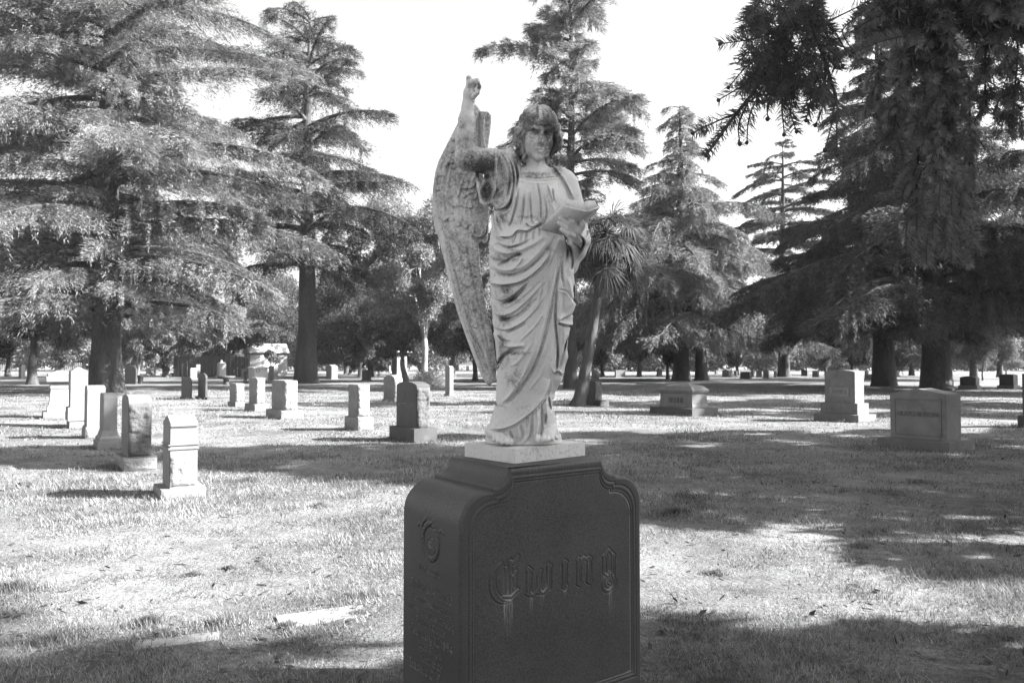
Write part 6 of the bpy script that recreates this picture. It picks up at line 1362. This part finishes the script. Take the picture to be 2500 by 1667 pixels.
# ---- book
def book():
    e = ANGEL; C = {k: P3(px, py, dy) for k, (px, py, dy) in dict(A=(1325, 555, -.130), B=(1379, 503, -.345), S2=(1432, 516, -.365), S1=(1376, 570, -.150), D=(1460, 505, -.335), E_=(1415, 556, -.12)).items()}
    n1 = np.cross(C['S2']-C['B'], C['A']-C['B']); n1 /= np.linalg.norm(n1); n1 = n1 if n1[2] > 0 else -n1
    n2 = np.cross(C['D']-C['S2'], C['S1']-C['S2']); n2 /= np.linalg.norm(n2); n2 = n2 if n2[2] > 0 else -n2
    V = []; Fc = []
    def half(o0, o1, s0, s1, n, nm, mt):
        """o = outer edge (far, near), s = spine (far, near)"""
        k = 12; m = 8; top = []; bot = []
        for j in range(m+1):
            for i in range(k+1):
                t = i/k; u = j/m; p = (o0*(1-u)+o1*u)*(1-t)+(s0*(1-u)+s1*u)*t; hgt = .030+.012*math.sin(t*math.pi*.75)-.030*max(0, t-.8)/.2*.9; top.append(p+n*hgt); bot.append(p)
        V = np.array(top+bot); w_ = k+1; o = len(top); f = []
        for j in range(m):
            for i in range(k): a = j*w_+i; f += [[a, a+1, a+w_+1, a+w_], [o+a, o+a+w_, o+a+w_+1, o+a+1]]
        for j in range(m): f += [[j*w_, (j+1)*w_, o+(j+1)*w_, o+j*w_], [j*w_+k, o+j*w_+k, o+(j+1)*w_+k, (j+1)*w_+k]]
        for i in range(k): f += [[i, o+i, o+i+1, i+1], [m*w_+i, m*w_+i+1, o+m*w_+i+1, o+m*w_+i]]
        me = np_mesh(nm, V-ORG, np.array(f), False); at__ = me.attributes.new('stain', 'FLOAT', 'POINT'); at__.data.foreach_set('value', np.full(len(V), .13 if nm == 'pages' else .05, np.float32))
        bm = bmesh.new(); bm.from_mesh(me); bmesh.ops.recalc_face_normals(bm, faces=bm.faces); bm.to_mesh(me); bm.free()
        return link(nm, me, MARB, e)
    bk = half(C['A'], C['B'], C['S1'], C['S2'], n1, 'book', None); half(C['E_'], C['D'], C['S1'], C['S2'], n2, 'book_page_block', None)
    # covers a little proud of the pages
    def cover(a, b, c, d, n, nm):
        ct = (a+b+c+d)/4; q = [ct+(p-ct)*1.05 for p in (a, b, c, d)]; V = np.array([p-n*.001 for p in q]+[p-n*.009 for p in q])-ORG
        me = np_mesh(nm, V, np.array([[0, 1, 2, 3], [7, 6, 5, 4], [0, 4, 5, 1], [1, 5, 6, 2], [2, 6, 7, 3], [3, 7, 4, 0]])); me.attributes.new('stain', 'FLOAT', 'POINT').data.foreach_set('value', np.full(8, .08, np.float32))
        bm = bmesh.new(); bm.from_mesh(me); bmesh.ops.recalc_face_normals(bm, faces=bm.faces); bm.to_mesh(me); bm.free(); link(nm, me, MARB, e)
    cover(C['A'], C['B'], C['S2'], C['S1'], n1, 'book_cover'); cover(C['S1'], C['S2'], C['D'], C['E_'], n2, 'book_cover')
book()
def plinth():
    a, b = pa/2, pb/2; bm = loft([(PZ0+.0005-ORG[2], a, b), (PZ1-ORG[2], a, b)], .006, 'plinth')
    bmesh.ops.rotate(bm, verts=bm.verts, matrix=Matrix.Rotation(prz, 3, 'Z'))
    me = bm_mesh('plinth', bm); me.attributes.new('stain', 'FLOAT', 'POINT').data.foreach_set('value', np.full(len(me.vertices), .06, np.float32)); link('plinth', me, MARB, ANGEL)
    # carved ground mound the feet stand on
    fl = Field([ORG[0]-.24, ORG[1]-.24, PZ1-.012], [ORG[0]+.24, ORG[1]+.24, PZ1+.05], .0035)
    fl.ell([ORG[0]+.0, ORG[1]+.02, PZ1-.004], (.18, .12, .016), .01)
    finish(fl, 'ground_mound', MARB, ANGEL, ORG, np.zeros_like(STAIN_SHADE)-.1)
plinth()
# ============================================================ FOREGROUND CONIFER (stands right of the camera, its boughs hang into the picture)
def near_conifer():
    tx, ty = 8.7, -.35
    e = empty('long_needled_conifer', (tx, ty, 0), 0, 'long-needled conifer whose dark boughs with round buds hang in from the upper right', 'tree')
    cr = conifer(14, .42, 1.6, lambda z: float(np.interp(z, [1.5, 4, 8, 10, 14], [2.3, 4.45, 4.2, 4.1, 1.2])), 150, 480000, rise=.12, droop=.35, ll=.24, lw=.10, tw=.36, pend=.5, sub=40)
    link('trunk', cr[0], M['bark'], e); link('crown', cr[1], M['conifer_dark'], e)
    org = np.array([tx, ty, 0]); r6 = np.random.default_rng(66)
    needles = []; stems = Tubes(); buds = []
    def z7(x, y, d): v = at(1700+x/2.614, y/2.614, d); return np.array([v.x, v.y, v.z])
    def shoot(pts, nl=.038, dens=620, r=.003, bud=True, flat=None, nw=.0034):
        P = spline([p for p in pts], 20) if len(pts) > 2 else np.linspace(pts[0], pts[-1], 8)
        seg = np.linalg.norm(np.diff(P, axis=0), axis=1); L = seg.sum(); n = int(L*dens); cum = np.concatenate([[0], np.cumsum(seg)])
        s = np.sort(r6.random(n))*L; idx = np.clip(np.searchsorted(cum, s)-1, 0, len(P)-2); f = ((s-cum[idx])/seg[idx])[:, None]; B = P[idx]*(1-f)+P[idx+1]*f; T = nrm(P[idx+1]-P[idx])
        a0 = nrm(np.cross(T, np.array([.12, 1., .1]))) if flat is None else nrm(np.cross(T, np.asarray(flat, float)))
        b0 = np.cross(T, a0); sg = np.where(r6.random(n) < .5, -1, 1)[:, None]; ang = r6.normal(size=(n, 1))*(.55 if flat is None else .22)
        side = a0*sg*np.cos(ang)+b0*np.sin(ang); D = nrm(side*.9+T*(.42+.2*r6.random((n, 1)))+r6.normal(size=(n, 3))*.06)
        l = nl*(.75+.4*r6.random(n))*np.clip((1.15-s/L*.35), .5, 1); W = nrm(np.cross(D, T))*nw*.5
        m = B+D*(l*.45)[:, None]; tip = B+D*l[:, None]+T*(l*.12)[:, None]
        needles.append(np.stack([B-W*.6, B+W*.6, m+W, B-W*.6, m+W, m-W, m-W, m+W, tip], 1).reshape(-1, 3)-org)
        stems.add(P-org, np.linspace(r, r*.6, len(P)), 5)
        if bud: buds.append((P[-1]-org, .0052+.0015*r6.random()))
    S = shoot; q = lambda *a: [z7(*p) for p in a]
    # the left spray
    S(q((660,-160,2.3),(600,60,2.25),(520,300,2.2),(400,540,2.15),(230,760,2.1),(130,900,2.05),(62,990,2.0)), r=.007)
    S(q((560,160,2.25),(400,240,2.2),(150,282,2.15))); S(q((430,480,2.15),(280,560,2.1),(140,640,2.1))); S(q((240,730,2.1),(120,780,2.1),(-25,850,2.05)))
    S(q((420,560,2.15),(340,740,2.1),(322,912,2.1))); S(q((330,650,2.1),(270,800,2.1),(278,920,2.1))); S(q((520,300,2.2),(330,420,2.15),(205,560,2.15))); S(q((600,60,2.25),(430,20,2.2),(310,-70,2.2)))
    S(q((640,-40,2.3),(720,120,2.25),(800,330,2.2),(860,520,2.2),(900,660,2.2)), r=.007); S(q((700,100,2.25),(860,180,2.2),(940,300,2.2),(985,360,2.2))); S(q((760,260,2.2),(880,340,2.15),(935,420,2.15)))
    S(q((780,170,2.25),(940,90,2.2),(1095,15,2.2)), flat=(0, 1, 0)); S(q((620,120,2.25),(560,320,2.2),(540,560,2.15),(560,860,2.1))); S(q((700,330,2.2),(640,520,2.15),(600,700,2.15),(640,840,2.1)))
    S(q((560,560,2.15),(460,650,2.1),(455,760,2.1))); S(q((800,400,2.2),(740,600,2.2),(700,770,2.15))); S(q((850,480,2.2),(820,640,2.15),(760,800,2.15)))
    S(q((900,640,2.1),(895,780,2.05),(900,985,2.0)), nl=.046, flat=(0, 1, 0), dens=520); S(q((880,660,2.1),(860,800,2.1),(820,960,2.1)), nl=.04); S(q((500,260,2.2),(440,420,2.15),(330,560,2.1)))
    for k in range(90):
        x = 360+r6.random()*480; y = -60+r6.random()*600; a = .9+r6.random()*1.6; l = 130+120*r6.random(); d = 2.15+.25*r6.random()
        S(q((x, y, d), (x+math.cos(a)*l*.5, y+math.sin(a)*l*.5, d-.03), (x+math.cos(a)*l, y+math.sin(a)*l, d-.05)), bud=False)
    # thin links and hanging shoots in the middle
    S(q((1110,40,2.6),(960,160,2.5),(940,230,2.5),(1040,370,2.5),(1130,430,2.5)), nl=.02, dens=500); S(q((1320,230,2.4),(1180,265,2.35),(1000,335,2.3)), flat=(0, 1, 0)); S(q((1280,60,2.6),(1130,120,2.5),(1020,180,2.5)))
    # the heavy dark curtain on the right
    for (x0, y0, x1, y1, d, n) in [(1350,-120,1390,460,2.6,8), (1240,-120,1120,160,2.6,7), (1450,-120,1430,330,2.7,9), (1560,-120,1560,620,2.6,12), (1660,-120,1650,120,2.7,7), (1790,-120,1850,150,2.7,8), (1890,0,1850,720,3.2,10), (2030,0,2030,600,3.0,7), (1960,-120,1990,230,2.6,8), (2090,-120,2110,180,2.6,8), (1480,250,1500,1050,2.8,12), (1620,350,1600,1100,2.9,12), (1330,250,1250,900,3.4,12), (1740,500,1720,1350,3.5,12), (1180,300,1150,760,3.6,8), (1420,700,1400,1480,2.9,10), (1560,900,1560,1560,2.7,10), (1660,1000,1680,1600,3.0,10), (2060,520,1960,620,3.0,3), (2091,680,1900,760,3.2,4)]:
        S(q((x0, y0, d), ((x0+x1)/2+20*r6.normal(), (y0+y1)/2, d), (x1, y1, d-.05)), r=.006, bud=False)
        for k in range(int(n*2.6)):
            t = r6.random(); x = x0+(x1-x0)*t; y = y0+(y1-y0)*t; sd = r6.choice([-1, 1]); l = 70+100*r6.random(); a = .5+.8*r6.random()
            S(q((x, y, d), (x+sd*math.cos(a)*l*.6, y+math.sin(a)*l*.5, d+.05*r6.normal()), (x+sd*math.cos(a)*l*.9, y+math.sin(a)*l*1.15, d+.08*r6.normal())), bud=False, dens=560)
    for k in range(130):
        x = 1130+r6.random()*1000; y = -140+r6.random()*230; d = 2.5+.7*r6.random(); l = 160*r6.random()+90
        S(q((x, y, d), (x+40*r6.normal(), y+l*.5, d), (x+50*r6.normal(), y+l, d)), bud=False, dens=560)
    # pale upper sides: the flat shoots low in the curtain
    for (x, y) in [(1460,1180),(1560,1160),(1640,1180),(1420,1330),(1520,1340),(1600,1380),(1700,1200),(1380,1480),(1480,1500),(1640,1480),(1350,1400)]:
        S(q((x, y, 2.5), (x-12, y+90, 2.47), (x-10, y+190, 2.44)), nl=.042, flat=(0, 1, .1), dens=420, bud=False)
    V = np.concatenate(needles); br = link('hanging_bough', stems.mesh('hanging_bough'), M['twig'], e)
    link('needles', np_mesh('needles', V, np.arange(len(V)).reshape(-1, 3)), M['needle'], br)
    bm = bmesh.new(); bmesh.ops.create_icosphere(bm, subdivisions=2, radius=1); bme = bm_mesh('bud', bm, True)
    for p, r in buds[:90]:
        o = link('bud', bme, M['twig'], br); o.location = p; o.scale = (r, r, r*1.15)
    # boughs carrying them back to the trunk, above the picture
    bt = Tubes()
    for (x, y, z) in [(1.15, 2.3, 2.95), (1.9, 2.6, 3.1), (2.3, 2.9, 3.2), (1.6, 2.8, 3.15)]:
        s = np.linspace(0, 1, 12)[:, None]; a = np.array([0, 0, 4.6]); b = np.array([x-tx, y-ty, z]); bt.add(a+(b-a)*s+np.array([0, 0, 1.])*np.sin(s*3.14)*.35, np.linspace(.07, .015, 12), 7)
    link('bough', bt.mesh('bough'), M['bark'], e)
near_conifer()
build_grass()
leaf_litter()
ADDED_HAZE = 0.00015  # density of a thin volume added to lift the dark tones
def added_haze():
    bm = bmesh.new(); vs = bmesh.ops.create_cube(bm, size=1)['verts']; bmesh.ops.scale(bm, verts=vs, vec=(1300, 1300, 46)); bmesh.ops.translate(bm, verts=vs, vec=(0, 300, 21.5))
    m = bpy.data.materials.new('added_haze'); m.use_nodes = True; n = m.node_tree.nodes; n.remove(n['Principled BSDF']); v = n.new('ShaderNodeVolumePrincipled'); v.inputs['Color'].default_value = (.9, .9, .9, 1); v.inputs['Density'].default_value = ADDED_HAZE; v.inputs['Anisotropy'].default_value = .0
    m.node_tree.links.new(v.outputs[0], n['Material Output'].inputs['Volume']); tag(link('added_haze', bm_mesh('added_haze', bm), m), kind='stuff')
added_haze()
